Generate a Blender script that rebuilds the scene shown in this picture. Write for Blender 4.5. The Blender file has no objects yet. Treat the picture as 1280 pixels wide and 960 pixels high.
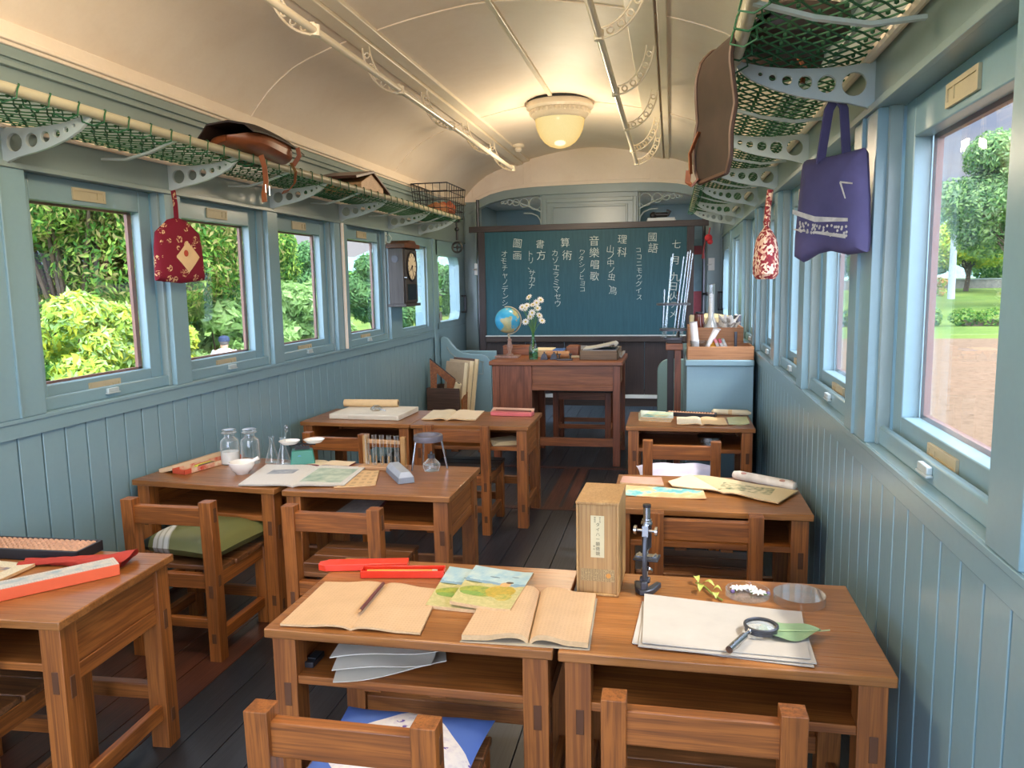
import bpy, math, random
from math import pi, sin, cos, radians as RAD
from mathutils import Vector, Matrix, Euler
import numpy as np

random.seed(7)
SC = bpy.context.scene
COL = SC.collection
SC.view_settings.view_transform = 'Standard'
SC.view_settings.look = 'None'
SC.view_settings.gamma = 1.0
SC.view_settings.use_curve_mapping = False
SC.view_settings.exposure = 0.0

# ------------------------------------------------------------------ geometry
class MB:
    """collects vertices and faces; build() links them as one mesh object"""
    def __init__(self):
        self.v = []; self.f = []; self.mi = []; self.M = Matrix.Identity(4)
    def at(self, loc=(0, 0, 0), rot=(0, 0, 0), sc=(1, 1, 1)):
        self.M = Matrix.LocRotScale(Vector(loc), Euler(rot), Vector(sc)); return self
    def add(self, vs, fs, m=0):
        b = len(self.v)
        self.v.extend(tuple(self.M @ Vector(p)) for p in vs)
        for f in fs:
            self.f.append(tuple(b + i for i in f)); self.mi.append(m)
        return self
    def box(self, x0, x1, y0, y1, z0, z1, m=0):
        vs = [(x, y, z) for z in (z0, z1) for y in (y0, y1) for x in (x0, x1)]
        return self.add(vs, [(0, 2, 3, 1), (4, 5, 7, 6), (0, 1, 5, 4), (2, 6, 7, 3), (0, 4, 6, 2), (1, 3, 7, 5)], m)
    def frustum(self, b0, b1, z0, z1, m=0):
        (ax0, ax1, ay0, ay1), (bx0, bx1, by0, by1) = b0, b1
        vs = [(ax0, ay0, z0), (ax1, ay0, z0), (ax0, ay1, z0), (ax1, ay1, z0), (bx0, by0, z1), (bx1, by0, z1), (bx0, by1, z1), (bx1, by1, z1)]
        return self.add(vs, [(0, 2, 3, 1), (4, 5, 7, 6), (0, 1, 5, 4), (2, 6, 7, 3), (0, 4, 6, 2), (1, 3, 7, 5)], m)
    def prism(self, pts, plane, a0, a1, m=0):
        n = len(pts)
        def P(p, a):
            return {'xz': (p[0], a, p[1]), 'xy': (p[0], p[1], a), 'yz': (a, p[0], p[1])}[plane]
        vs = [P(p, a0) for p in pts] + [P(p, a1) for p in pts]
        fs = [tuple(range(n))[::-1], tuple(range(n, 2 * n))] + [(i, (i + 1) % n, n + (i + 1) % n, n + i) for i in range(n)]
        return self.add(vs, fs, m)
    def lathe(self, prof, n=20, m=0, c=(0, 0, 0)):
        vs = []; fs = []; rings = []
        for r, z in prof:
            if r < 1e-6:
                rings.append([len(vs)]); vs.append((c[0], c[1], c[2] + z))
            else:
                rings.append(list(range(len(vs), len(vs) + n)))
                vs += [(c[0] + r * cos(2 * pi * i / n), c[1] + r * sin(2 * pi * i / n), c[2] + z) for i in range(n)]
        for a, b in zip(rings, rings[1:]):
            for i in range(n):
                j = (i + 1) % n
                if len(a) == 1 and len(b) == 1: continue
                if len(a) == 1: fs.append((a[0], b[j], b[i]))
                elif len(b) == 1: fs.append((a[i], a[j], b[0]))
                else: fs.append((a[i], a[j], b[j], b[i]))
        return self.add(vs, fs, m)
    def cyl(self, p0, p1, r0, r1=None, n=12, m=0):
        return self.tube([p0, p1], [r0, r0 if r1 is None else r1], n, m)
    def tube(self, pts, r, n=8, m=0, closed=False, flat=None):
        """round tube through pts; flat=(w,h) gives a flat strap section"""
        P = [Vector(p) for p in pts]; k = len(P)
        R = r if isinstance(r, (list, tuple)) else [r] * k
        vs = []; fs = []; up = None
        for i, p in enumerate(P):
            a = P[i - 1] if (i > 0 or closed) else P[i]
            b = P[(i + 1) % k] if (i < k - 1 or closed) else P[i]
            t = (b - a)
            t = t.normalized() if t.length > 1e-9 else Vector((0, 0, 1))
            if up is None:
                up = Vector((0, 0, 1)) if abs(t.z) < .9 else Vector((0, 1, 0))
            s = t.cross(up)
            if s.length < 1e-6: s = t.orthogonal()
            s.normalize(); up = s.cross(t).normalized()
            for j in range(n):
                an = 2 * pi * j / n + (pi / n)
                q = p + s * (cos(an) * R[i]) + up * (sin(an) * R[i]) if flat is None else p + s * (math.copysign(flat[0], cos(an))) + up * (math.copysign(flat[1], sin(an)))
                vs.append(tuple(q))
        for i in range(k if closed else k - 1):
            a = i * n; b = ((i + 1) % k) * n
            for j in range(n):
                jj = (j + 1) % n
                fs.append((a + j, a + jj, b + jj, b + j))
        if not closed:
            fs.append(tuple(range(n))[::-1]); fs.append(tuple(range((k - 1) * n, k * n)))
        return self.add(vs, fs, m)
    def strap(self, pts, w, h, m=0): return self.tube(pts, 1, 4, m, flat=(w / 2, h / 2))
    def ring(self, c, R, r, axis='z', n=20, k=6, m=0):
        pts = []
        for i in range(n):
            a = 2 * pi * i / n; u, v = R * cos(a), R * sin(a)
            pts.append({'z': (c[0] + u, c[1] + v, c[2]), 'y': (c[0] + u, c[1], c[2] + v), 'x': (c[0], c[1] + u, c[2] + v)}[axis])
        return self.tube(pts, r, k, m, closed=True)
    def grid(self, nu, nv, f, m=0, wrap=False):
        vs = [f(i / (nu - 1), j / (nv - 1)) for j in range(nv) for i in range(nu)]
        fs = [(j * nu + i, j * nu + i + 1, (j + 1) * nu + i + 1, (j + 1) * nu + i) for j in range(nv - 1) for i in range(nu - 1)]
        return self.add(vs, fs, m)
    def slab(self, nu, nv, f, th, m=0, mside=None):
        """a sheet f(u,v) with thickness th below it"""
        top = [f(i / (nu - 1), j / (nv - 1)) for j in range(nv) for i in range(nu)]
        bot = [(p[0], p[1], p[2] - th) for p in top]; N = nu * nv
        q = lambda i, j: j * nu + i
        fs = [(q(i, j), q(i + 1, j), q(i + 1, j + 1), q(i, j + 1)) for j in range(nv - 1) for i in range(nu - 1)]
        fb = [tuple(N + k for k in f_)[::-1] for f_ in fs]
        sd = []
        for i in range(nu - 1):
            sd.append((q(i + 1, 0), q(i, 0), N + q(i, 0), N + q(i + 1, 0)))
            sd.append((q(i, nv - 1), q(i + 1, nv - 1), N + q(i + 1, nv - 1), N + q(i, nv - 1)))
        for j in range(nv - 1):
            sd.append((q(0, j), q(0, j + 1), N + q(0, j + 1), N + q(0, j)))
            sd.append((q(nu - 1, j + 1), q(nu - 1, j), N + q(nu - 1, j), N + q(nu - 1, j + 1)))
        b = len(self.v)
        self.add(top + bot, [], m)
        for f_ in fs: self.f.append(tuple(b + k for k in f_)); self.mi.append(m)
        for f_ in fb + sd: self.f.append(tuple(b + k for k in f_)); self.mi.append(m if mside is None else mside)
        return self
    def ball(self, c, r, nu=12, nv=8, m=0):
        rx, ry, rz = r if isinstance(r, (tuple, list)) else (r, r, r)
        vs = []; fs = []
        for j in range(1, nv):
            t = pi * j / nv
            vs += [(c[0] + rx * sin(t) * cos(2 * pi * i / nu), c[1] + ry * sin(t) * sin(2 * pi * i / nu), c[2] + rz * cos(t)) for i in range(nu)]
        T = len(vs); vs += [(c[0], c[1], c[2] + rz), (c[0], c[1], c[2] - rz)]
        for j in range(nv - 2):
            for i in range(nu):
                k = (i + 1) % nu
                fs.append((j * nu + i, (j + 1) * nu + i, (j + 1) * nu + k, j * nu + k))
        for i in range(nu):
            k = (i + 1) % nu
            fs.append((T, i, k)); fs.append((T + 1, (nv - 2) * nu + k, (nv - 2) * nu + i))
        return self.add(vs, fs, m)
    def mesh(self, name, mats):
        me = bpy.data.meshes.new(name)
        me.from_pydata(self.v, [], self.f)
        for mt in (mats if isinstance(mats, (list, tuple)) else [mats]): me.materials.append(mt)
        me.polygons.foreach_set('material_index', self.mi)
        me.polygons.foreach_set('use_smooth', [True] * len(self.f))
        me.update()
        me.set_sharp_from_angle(angle=RAD(35))
        return me
    def build(self, name, mats, parent=None, loc=(0, 0, 0), rot=(0, 0, 0), bev=0, sub=0):
        o = bpy.data.objects.new(name, self.mesh(name, mats)); COL.objects.link(o)
        o.parent = parent; o.location = loc; o.rotation_euler = rot
        if bev:
            md = o.modifiers.new('bevel', 'BEVEL'); md.width = bev; md.segments = 2; md.limit_method = 'ANGLE'; md.angle_limit = RAD(50)
        if sub:
            md = o.modifiers.new('sub', 'SUBSURF'); md.levels = sub; md.render_levels = sub
        return o

def tag(o, label, cat, group=None):
    o['label'] = label; o['category'] = cat
    if group: o['group'] = group
    return o
def thing(name, label, cat, loc=(0, 0, 0), rz=0, group=None):
    o = bpy.data.objects.new(name, None); COL.objects.link(o)
    o.location = loc; o.rotation_euler = (0, 0, rz); o.empty_display_size = .1
    return tag(o, label, cat, group)
def struct(o):
    o['kind'] = 'structure'; return o
def copy_tree(o, parent=None):
    c = o.copy(); COL.objects.link(c); c.parent = parent
    for ch in [x for x in KIDS.get(o.name, [])]:
        copy_tree(ch, c)
    return c
KIDS = {}
def index_kids():
    KIDS.clear()
    for o in bpy.data.objects:
        if o.parent: KIDS.setdefault(o.parent.name, []).append(o)
def dup(src, loc, rz, label, group=None):
    index_kids()
    c = copy_tree(src); c.location = loc; c.rotation_euler = (0, 0, rz); c['label'] = label
    if group: c['group'] = group
    return c

def curve_mesh(name, splines, extrude, mats, parent=None, loc=(0, 0, 0), rot=(0, 0, 0), bevel=0.0):
    """flat plate with holes: 2D outlines (first one outer, others holes), extruded"""
    cu = bpy.data.curves.new(name, 'CURVE'); cu.dimensions = '2D'; cu.fill_mode = 'BOTH'; cu.extrude = extrude; cu.bevel_depth = bevel
    for pts in splines:
        s = cu.splines.new('POLY'); s.points.add(len(pts) - 1)
        for p, q in zip(s.points, pts): p.co = (q[0], q[1], 0, 1)
        s.use_cyclic_u = True
    t = bpy.data.objects.new(name + '_src', cu); COL.objects.link(t)
    bpy.context.view_layer.update()
    me = bpy.data.meshes.new_from_object(t.evaluated_get(bpy.context.evaluated_depsgraph_get()))
    bpy.data.objects.remove(t); bpy.data.curves.remove(cu)
    me.name = name; me.materials.clear(); me.materials.append(mats)
    o = bpy.data.objects.new(name, me); COL.objects.link(o); o.parent = parent; o.location = loc; o.rotation_euler = rot
    return o
def circ(cx, cy, r, n=16): return [(cx + r * cos(2 * pi * i / n), cy + r * sin(2 * pi * i / n)) for i in range(n)]

def glyphs(chars):
    """chars: list of (text, x, z, size, tilt): one mesh standing in the xz plane, facing -y"""
    V = []; F = []
    dg = None
    for (t, x, z, s, tl, off) in chars:
        cu = bpy.data.curves.new('g', 'FONT'); cu.body = t; cu.size = s; cu.align_x = 'CENTER'; cu.align_y = 'CENTER'; cu.offset = off; cu.resolution_u = 3
        ob = bpy.data.objects.new('g', cu); COL.objects.link(ob)
        bpy.context.view_layer.update()
        me = bpy.data.meshes.new_from_object(ob.evaluated_get(bpy.context.evaluated_depsgraph_get()))
        if len(me.vertices):
            co = np.empty(len(me.vertices) * 3); me.vertices.foreach_get('co', co); co = co.reshape(-1, 3)
            b = len(V)
            for p in co:
                px = p[0] * cos(tl) - p[1] * sin(tl); pz = p[0] * sin(tl) + p[1] * cos(tl)
                V.append((x + px, 0, z + pz))
            for p in me.polygons: F.append(tuple(b + i for i in p.vertices))
        bpy.data.objects.remove(ob); bpy.data.curves.remove(cu); bpy.data.meshes.remove(me)
    return V, F

# ------------------------------------------------------------------ materials
def lin(h, a=1.0):
    h = h.lstrip('#'); r = []
    for i in (0, 2, 4):
        c = int(h[i:i + 2], 16) / 255
        r.append(c / 12.92 if c <= .04045 else ((c + .055) / 1.055) ** 2.4)
    return (*r, a)
class NT:
    def __init__(self, name):
        self.m = bpy.data.materials.new(name); self.m.use_nodes = True
        self.t = self.m.node_tree; self.t.nodes.clear()
        self.out = self.n('ShaderNodeOutputMaterial')
    def n(self, typ, **kw):
        nd = self.t.nodes.new(typ)
        for k, v in kw.items():
            if k.startswith('i_'):
                key = k[2:]; key = int(key) if key.isdigit() else key.replace('_', ' ')
                nd.inputs[key].default_value = v
            else: setattr(nd, k, v)
        return nd
    def l(self, a, b): self.t.links.new(a, b)
    def ramp(self, fac, stops):
        r = self.n('ShaderNodeValToRGB'); e = r.color_ramp.elements
        while len(e) < len(stops): e.new(.5)
        for k, (p, c) in zip(e, stops): k.position = p; k.color = c
        self.l(fac, r.inputs[0]); return r.outputs[0]
    def coords(self, scale, rnd=True, kind='Object'):
        tc = self.n('ShaderNodeTexCoord'); mp = self.n('ShaderNodeMapping'); mp.inputs['Scale'].default_value = scale
        if rnd:
            oi = self.n('ShaderNodeObjectInfo'); vm = self.n('ShaderNodeVectorMath', operation='SCALE'); cm = self.n('ShaderNodeCombineXYZ')
            self.l(oi.outputs['Random'], cm.inputs[0]); self.l(oi.outputs['Random'], cm.inputs[1]); self.l(oi.outputs['Random'], cm.inputs[2])
            self.l(cm.outputs[0], vm.inputs[0]); vm.inputs['Scale'].default_value = 37.0
            ad = self.n('ShaderNodeVectorMath', operation='ADD')
            self.l(tc.outputs[kind], ad.inputs[0]); self.l(vm.outputs[0], ad.inputs[1]); self.l(ad.outputs[0], mp.inputs[0])
        else: self.l(tc.outputs[kind], mp.inputs[0])
        return mp.outputs[0]
    def noise(self, vec, scale, detail=3, rough=.5, dist=0):
        n = self.n('ShaderNodeTexNoise'); n.inputs['Scale'].default_value = scale; n.inputs['Detail'].default_value = detail; n.inputs['Roughness'].default_value = rough; n.inputs['Distortion'].default_value = dist
        if vec is not None: self.l(vec, n.inputs['Vector'])
        return n.outputs[0]
    def mix(self, fac, a, b, mode='MIX'):
        x = self.n('ShaderNodeMix', data_type='RGBA', blend_type=mode)
        for s, v in ((x.inputs[0], fac), (x.inputs[6], a), (x.inputs[7], b)):
            if hasattr(v, 'is_output'): self.l(v, s)
            else: s.default_value = v
        return x.outputs[2]
    def math(self, op, a, b=None):
        x = self.n('ShaderNodeMath', operation=op)
        for s, v in ((x.inputs[0], a), (x.inputs[1], b)):
            if v is None: continue
            if hasattr(v, 'is_output'): self.l(v, s)
            else: s.default_value = v
        return x.outputs[0]
    def bsdf(self, color, rough=.5, metal=0, spec=.5, bump=None, bstr=.2, bdist=.002, **kw):
        b = self.n('ShaderNodeBsdfPrincipled')
        for s, v in (('Base Color', color), ('Roughness', rough), ('Metallic', metal), ('Specular IOR Level', spec)):
            if hasattr(v, 'is_output'): self.l(v, b.inputs[s])
            else: b.inputs[s].default_value = v
        for k, v in kw.items(): b.inputs[k.replace('_', ' ')].default_value = v
        if bump is not None:
            bp = self.n('ShaderNodeBump'); bp.inputs['Strength'].default_value = bstr; bp.inputs['Distance'].default_value = bdist
            self.l(bump, bp.inputs['Height']); self.l(bp.outputs[0], b.inputs['Normal'])
        self.l(b.outputs[0], self.out.inputs[0]); return b

def plain(name, hexc, rough=.5, metal=0, spec=.5, var=.12, vs=9, **kw):
    t = NT(name); v = t.coords((1, 1, 1)); n = t.noise(v, vs, 4, .6); c = lin(hexc)
    lo = tuple(x * (1 - var) for x in c[:3]) + (1,); hi = tuple(min(1, x * (1 + var)) for x in c[:3]) + (1,)
    t.bsdf(t.ramp(n, [(.3, lo), (.7, hi)]), rough, metal, spec, **kw); return t.m
def paint(name, hexc, rough=.32, grime='#5d6a66', amt=.35, bump=.15):
    t = NT(name); v = t.coords((1, 1, 1), False); n = t.noise(v, 2.2, 6, .65); n2 = t.noise(v, 60, 3, .6)
    c = lin(hexc); g = lin(grime)
    k = t.ramp(n, [(.45, (0, 0, 0, 1)), (.8, (amt, amt, amt, 1))])
    col = t.mix(k, c, g)
    col = t.mix(t.ramp(n2, [(.4, (0, 0, 0, 1)), (.75, (.08, .08, .08, 1))]), col, tuple(x * .7 for x in c[:3]) + (1,))
    b = t.bsdf(col, t.math('ADD', t.math('MULTIPLY', n, .03), rough - .015), 0, .5, bump=t.noise(v, 25, 4, .6), bstr=bump, bdist=.003); return t.m
def wood(name, axis, light, dark, rough=.42, ring=38, streak=.55, wear=None):
    t = NT(name)
    sc = {'x': (.07, 1, 1), 'y': (1, .07, 1), 'z': (1, 1, .07)}[axis]
    v = t.coords(sc); vf = t.coords({'x': (.02, 1, 1), 'y': (1, .02, 1), 'z': (1, 1, .02)}[axis])
    d = t.noise(v, 9, 4, .6, 1.2); f = t.noise(vf, 190, 3, .7)
    w = t.math('SINE', t.math('MULTIPLY', d, ring)); w = t.math('ADD', t.math('MULTIPLY', w, .5), .5)
    a, b = lin(light), lin(dark)
    col = t.mix(t.math('MULTIPLY', w, streak), a, b)
    col = t.mix(t.ramp(f, [(.45, (0, 0, 0, 1)), (.75, (.75, .75, .75, 1))]), col, tuple(x * .5 for x in b[:3]) + (1,))
    big = t.noise(t.coords((1, 1, 1)), 3.2, 4, .6)
    col = t.mix(t.ramp(big, [(.35, (.3, .3, .3, 1)), (.65, (0, 0, 0, 1))]), col, b)
    t.bsdf(col, t.math('ADD', t.math('MULTIPLY', f, .18), rough - .08), 0, .5, bump=f, bstr=.12, bdist=.001); return t.m
def thin_glass(name, tint=(1, 1, 1, 1), rough=.0, refl=1.0, ior=1.45, edge=0):
    t = NT(name); tr = t.n('ShaderNodeBsdfTransparent'); tr.inputs[0].default_value = tint
    gl = t.n('ShaderNodeBsdfGlossy'); gl.inputs['Roughness'].default_value = rough
    lw = t.n('ShaderNodeLayerWeight'); lw.inputs[0].default_value = .5; f0 = ((ior - 1) / (ior + 1)) ** 2
    fr = t.math('ADD', t.math('MULTIPLY', t.math('POWER', lw.outputs['Facing'], 5.0), 1 - f0), f0)
    mx = t.n('ShaderNodeMixShader'); t.l(t.math('MULTIPLY', fr, refl), mx.inputs[0]); t.l(tr.outputs[0], mx.inputs[1]); t.l(gl.outputs[0], mx.inputs[2])
    res = mx.outputs[0]
    if edge:
        df = t.n('ShaderNodeBsdfDiffuse'); df.inputs[0].default_value = (.8, .84, .84, 1); m2 = t.n('ShaderNodeMixShader'); t.l(t.math('MULTIPLY', t.math('POWER', lw.outputs['Facing'], 1.6), edge), m2.inputs[0]); t.l(res, m2.inputs[1]); t.l(df.outputs[0], m2.inputs[2]); res = m2.outputs[0]
    t.l(res, t.out.inputs[0]); return t.m
def leafmat(name, c1, c2, trans=.35):
    t = NT(name); v = t.coords((1, 1, 1), False); n = t.noise(v, 1.3, 4, .7)
    col = t.ramp(n, [(.35, lin(c1)), (.65, lin(c2))])
    d = t.n('ShaderNodeBsdfDiffuse'); tl = t.n('ShaderNodeBsdfTranslucent'); mx = t.n('ShaderNodeMixShader'); mx.inputs[0].default_value = trans
    t.l(col, d.inputs[0]); t.l(col, tl.inputs[0]); t.l(d.outputs[0], mx.inputs[1]); t.l(tl.outputs[0], mx.inputs[2]); t.l(mx.outputs[0], t.out.inputs[0]); return t.m
def written(name, paper, ink, cw, ch, thr=.52, x0=-.9, amount=.34):
    """paper with rows of small handwritten marks (object xy plane)"""
    t = NT(name); tc = t.n('ShaderNodeTexCoord'); sep = t.n('ShaderNodeSeparateXYZ'); t.l(tc.outputs['Object'], sep.inputs[0])
    def cell(o, w):
        q = t.math('DIVIDE', o, w); fr = t.math('FRACT', q)
        return t.math('MULTIPLY', t.math('GREATER_THAN', fr, .22), t.math('LESS_THAN', fr, .8))
    m = t.math('MULTIPLY', cell(t.math('ADD', sep.outputs[0], t.math('MULTIPLY', t.noise(tc.outputs['Object'], 40, 2), .004)), cw), cell(sep.outputs[1], ch))
    n = t.noise(tc.outputs['Object'], 330, 2, .7); m = t.math('MULTIPLY', m, t.math('GREATER_THAN', n, thr))
    m = t.math('MULTIPLY', m, amount)
    p = lin(paper); n2 = t.noise(tc.outputs['Object'], 14, 4, .6)
    base = t.ramp(n2, [(.3, tuple(x * .9 for x in p[:3]) + (1,)), (.7, p)])
    t.bsdf(t.mix(m, base, lin(ink)), .75, 0, .2); return t.m

M = {}
M['blue'] = paint('blue_paint', '#83a3ad', .26, amt=.10)
M['bluegrey'] = paint('blue_grey_paint', '#8a9d9d', .28, amt=.15)
M['rackmetal'] = paint('rack_paint', '#b3c2c4', .3, amt=.1)
M['cream'] = paint('cream_paint', '#f4e7d6', .52, '#d2b694', .3, .1)
M['ivory'] = paint('ivory_paint', '#efe4cf', .3, '#cdbb98', .3)
M['whiteblue'] = paint('pale_blue_white', '#d5dee0', .35)
M['rackpole'] = plain('rack_pole', '#a8a48e', .4)
M['petriglass'] = thin_glass('petri_glass', (.96, .97, .97, 1), .03, 1.6, 1.5, .14)
M['brown_bead'] = plain('brown_bead', '#7a5344', .5)
M['brassplate'] = plain('ivory_plate', '#b8ad8e', .45)
OL, OD = '#a8672f', '#653516'
M['wx'] = wood('oak_x', 'x', OL, OD); M['wy'] = wood('oak_y', 'y', OL, OD); M['wz'] = wood('oak_z', 'z', OL, OD)
M['topx'] = wood('oak_top', 'x', '#a8703c', '#744520', .29, 26, .5)
M['chx'] = wood('chair_oak_x', 'x', '#a8642c', '#603414'); M['chy'] = wood('chair_oak_y', 'y', '#a8642c', '#603414'); M['chz'] = wood('chair_oak_z', 'z', '#a8642c', '#603414')
M['tenon'] = plain('end_grain', '#5a3519', .6)
M['tdx'] = wood('teacher_oak_x', 'x', '#a0623a', '#6a3a1e', .4); M['tdz'] = wood('teacher_oak_z', 'z', '#96583a', '#5e321c', .4)
M['seatx'] = wood('seat_oak', 'x', '#8a5c38', '#53321c', .3)
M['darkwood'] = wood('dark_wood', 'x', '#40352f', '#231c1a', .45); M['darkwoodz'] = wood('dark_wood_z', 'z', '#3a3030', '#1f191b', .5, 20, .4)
M['boxwood'] = wood('box_wood', 'z', '#c29c66', '#98703e', .5, 16, .6); M['boxwoodx'] = wood('box_wood_x', 'x', '#bf8a5c', '#94603a', .5, 18, .4)
M['palewoodx'] = wood('pale_wood_x', 'x', '#cfa67a', '#a4764a', .5, 18, .35)
M['glass'] = thin_glass('window_glass')
M['labglass'] = thin_glass('lab_glass', (.95, .97, .97, 1), .03, 2.2, 1.5, .55)
M['greenglass'] = thin_glass('green_glass', (.55, .86, .80, 1), .02, 1.6, 1.5)
M['whitechina'] = plain('white_china', '#e8e4dc', .2, var=.03)
M['steel'] = plain('steel', '#b9bcc0', .25, 1, var=.08)
M['darksteel'] = plain('dark_steel', '#4a4c52', .4, .6)
M['blackiron'] = plain('black_iron', '#26262a', .45, .2)
M['paper'] = plain('white_paper', '#aca69c', .8, spec=.2, var=.04, vs=20)
M['cream_paper'] = plain('cream_paper', '#e8d9b4', .8, spec=.2, var=.06)
M['buff'] = plain('buff_paper', '#d9b98a', .8, spec=.2, var=.08)
M['net'] = plain('green_cord', '#1f5a3a', .7)
M['leather'] = plain('brown_leather', '#7c4526', .4, var=.3, vs=14); M['darkleather'] = plain('dark_leather', '#33261f', .6, var=.3, vs=10); M['leatheredge'] = plain('leather_edge', '#20140f', .6)

SUN_DIR = (.62, -.16, .85); SKY_LO, SKY_HI, SKY_SUN, SKY_BACK_FILL = .6, 3.6, 2.5, 6.0; SUN_E = 2.4; LAMP_W = 22; LAMP_NEAR = 34; EXPO = 0.7
# ------------------------------------------------------------------ the carriage
XL, XR, XC = -2.1, .485, -.8075
Y0, YP, YE = -2.4, 7.95, 9.4          # open rear end, partition, far end wall
SILL, HEAD, TOPW = .884, 1.70, 2.08
CP = [(0, 2.602), (.13, 2.598), (.26, 2.582), (.42, 2.556), (.6, 2.518), (.72, 2.488), (.84, 2.453), (.95, 2.415), (1.04, 2.375), (1.12, 2.32), (1.18, 2.27), (1.24, 2.205), (1.2925, 2.14)]
def zc(x):
    u = abs(x - XC)
    for (a, za), (b, zb) in zip(CP, CP[1:]):
        if u <= b: return za + (zb - za) * (u - a) / (b - a)
    return CP[-1][1]

OPEN = [(-2.05, -1.3), (-1.18, -.5), (-.38, .33), (.46, 1.18), (1.29, 2.05), (2.27, 3.0), (3.11, 3.86), (3.97, 4.70), (4.90, 5.68)]
OPEN_R = [(-2.05, -1.3), (-1.18, -.5), (-.38, .33), (.42, 1.17), (1.29, 2.07), (2.31, 3.06), (3.18, 3.87), (3.98, 4.70), (4.90, 5.68)]
FIX = (5.93, 6.63, .925, 1.62); DOOR = (6.94, 7.67, .94, 1.56)

def side_wall(name, X, s, opens):
    mb = MB()
    def bx(d0, d1, y0, y1, z0, z1, m=0):
        a, b = sorted((X + s * d0, X + s * d1)); mb.box(a, b, y0, y1, z0, z1, m)
    bx(.030, .12, Y0, YP, -.12, .82)
    y = Y0
    while y < 6.80:                                           # tongue and groove boards
        bx(.012, .030, y + .0025, min(y + .0985, 6.82), .03, .82); y += .1035
    bx(0, .14, Y0, 6.86, .818, SILL)                          # sill rail
    bx(-.006, .012, Y0, 6.86, SILL - .016, SILL - .002)
    edges = [Y0] + [v for o in opens for v in o] + [FIX[0]]
    for a, b in zip(edges[0::2], edges[1::2]):                # posts between the windows
        bx(-.004, .13, a, b, SILL, HEAD)
        if b - a > .18 and b < 5.9:
            bx(-.012, .0, (a + b) / 2 - .004, (a + b) / 2 + .004, SILL, HEAD)
    f0, f1, fz0, fz1 = FIX
    bx(0, .12, f0, f1, SILL, fz0); bx(0, .12, f0, f1, fz1, HEAD); bx(0, .12, f1, DOOR[0], SILL, HEAD)
    bx(-.012, .0, 6.78, 6.86, .0, HEAD)                       # door jamb
    # door leaf with a round-cornered window
    d0, d1, dz0, dz1 = DOOR
    bx(0, .1, 6.86, YP, SILL, dz0); bx(0, .1, 6.86, YP, dz1, HEAD); bx(0, .1, d1, YP, dz0, dz1)
    for yy in (d0, d1):
        for zz in (dz0, dz1):
            sy = 1 if yy == d0 else -1; sz = 1 if zz == dz0 else -1
            r = .09; pts = [(yy, zz)] + [(yy + sy * (r - r * sin(t)), zz + sz * (r - r * cos(t))) for t in [pi / 2 * k / 6 for k in range(7)]]
            mb.prism(pts, 'yz', *sorted((X, X + s * .1)))
    bx(0, .1, 6.86, YP, .0, SILL)
    bx(-.008, .0, 6.95, 7.6, .62, .66); bx(-.008, .0, 6.95, 7.6, .1, .14)
    # band above the windows, its beads and the cornice
    bx(0, .14, Y0, YP, HEAD, TOPW, 1)
    bx(-.014, 0, Y0, YP, HEAD - .004, HEAD + .014, 1)
    bx(-.012, 0, Y0, YP, 1.955, 1.968, 1); bx(-.02, 0, Y0, YP, 2.015, 2.03, 1); bx(-.012, 0, Y0, YP, 2.045, TOPW, 1)
    o = struct(mb.build(name, [M['blue'], M['bluegrey']], bev=.0025))
    cm = MB(); a, b = sorted((X - s * .02, X + s * .16)); cm.box(a, b, Y0, YP, TOPW, 2.155)
    a, b = sorted((X - s * .034, X)); cm.box(a, b, Y0, YP, TOPW + .012, TOPW + .03)
    return o, cm
wl, cml = side_wall('wall_left', XL, -1, OPEN)
wr, cmr = side_wall('wall_right', XR, 1, OPEN_R)
struct(cml.build('trim_1', M['cream'], bev=.004)); struct(cmr.build('trim_2', M['cream'], bev=.004))

# ceiling vault, seam beads, flat rails
us = [XC + u for u in [-x for x, _ in CP[::-1]]] + [XC + x for x, _ in CP[1:]]
prof = [(x, zc(x)) for x in us]
outer = [(x, z + .05) for x, z in prof[::-1]]
struct(MB().prism(prof + outer, 'xz', Y0, YP + .02).build('ceiling', M['cream']))
sm = MB()
for y in (-.45, 1.65, 3.75, 5.85):
    for (xa, za), (xb, zb) in zip(prof, prof[1:]):
        sm.prism([(xa, za - .006), (xb, zb - .006), (xb, zb + .01), (xa, za + .01)], 'xz', y - .011, y + .011)
struct(sm.build('trim_3', M['cream']))
for k, (xa, xb, th) in enumerate(((-1.53, -1.465, .03), (-1.46, -1.40, .018), (-.215, -.085, .03), (-.075, -.03, .018))):
    z1 = max(zc(xa), zc(xb)) + .005; z0 = min(zc(xa), zc(xb)) - th
    struct(MB().prism([(xa, zc(xa) - th), (xb, zc(xb) - th), (xb, zc(xb) + .01), (xa, zc(xa) + .01)], 'xz', Y0, YP - .01).build('trim_%d' % (4 + k), M['ivory'], bev=.004))

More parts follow.
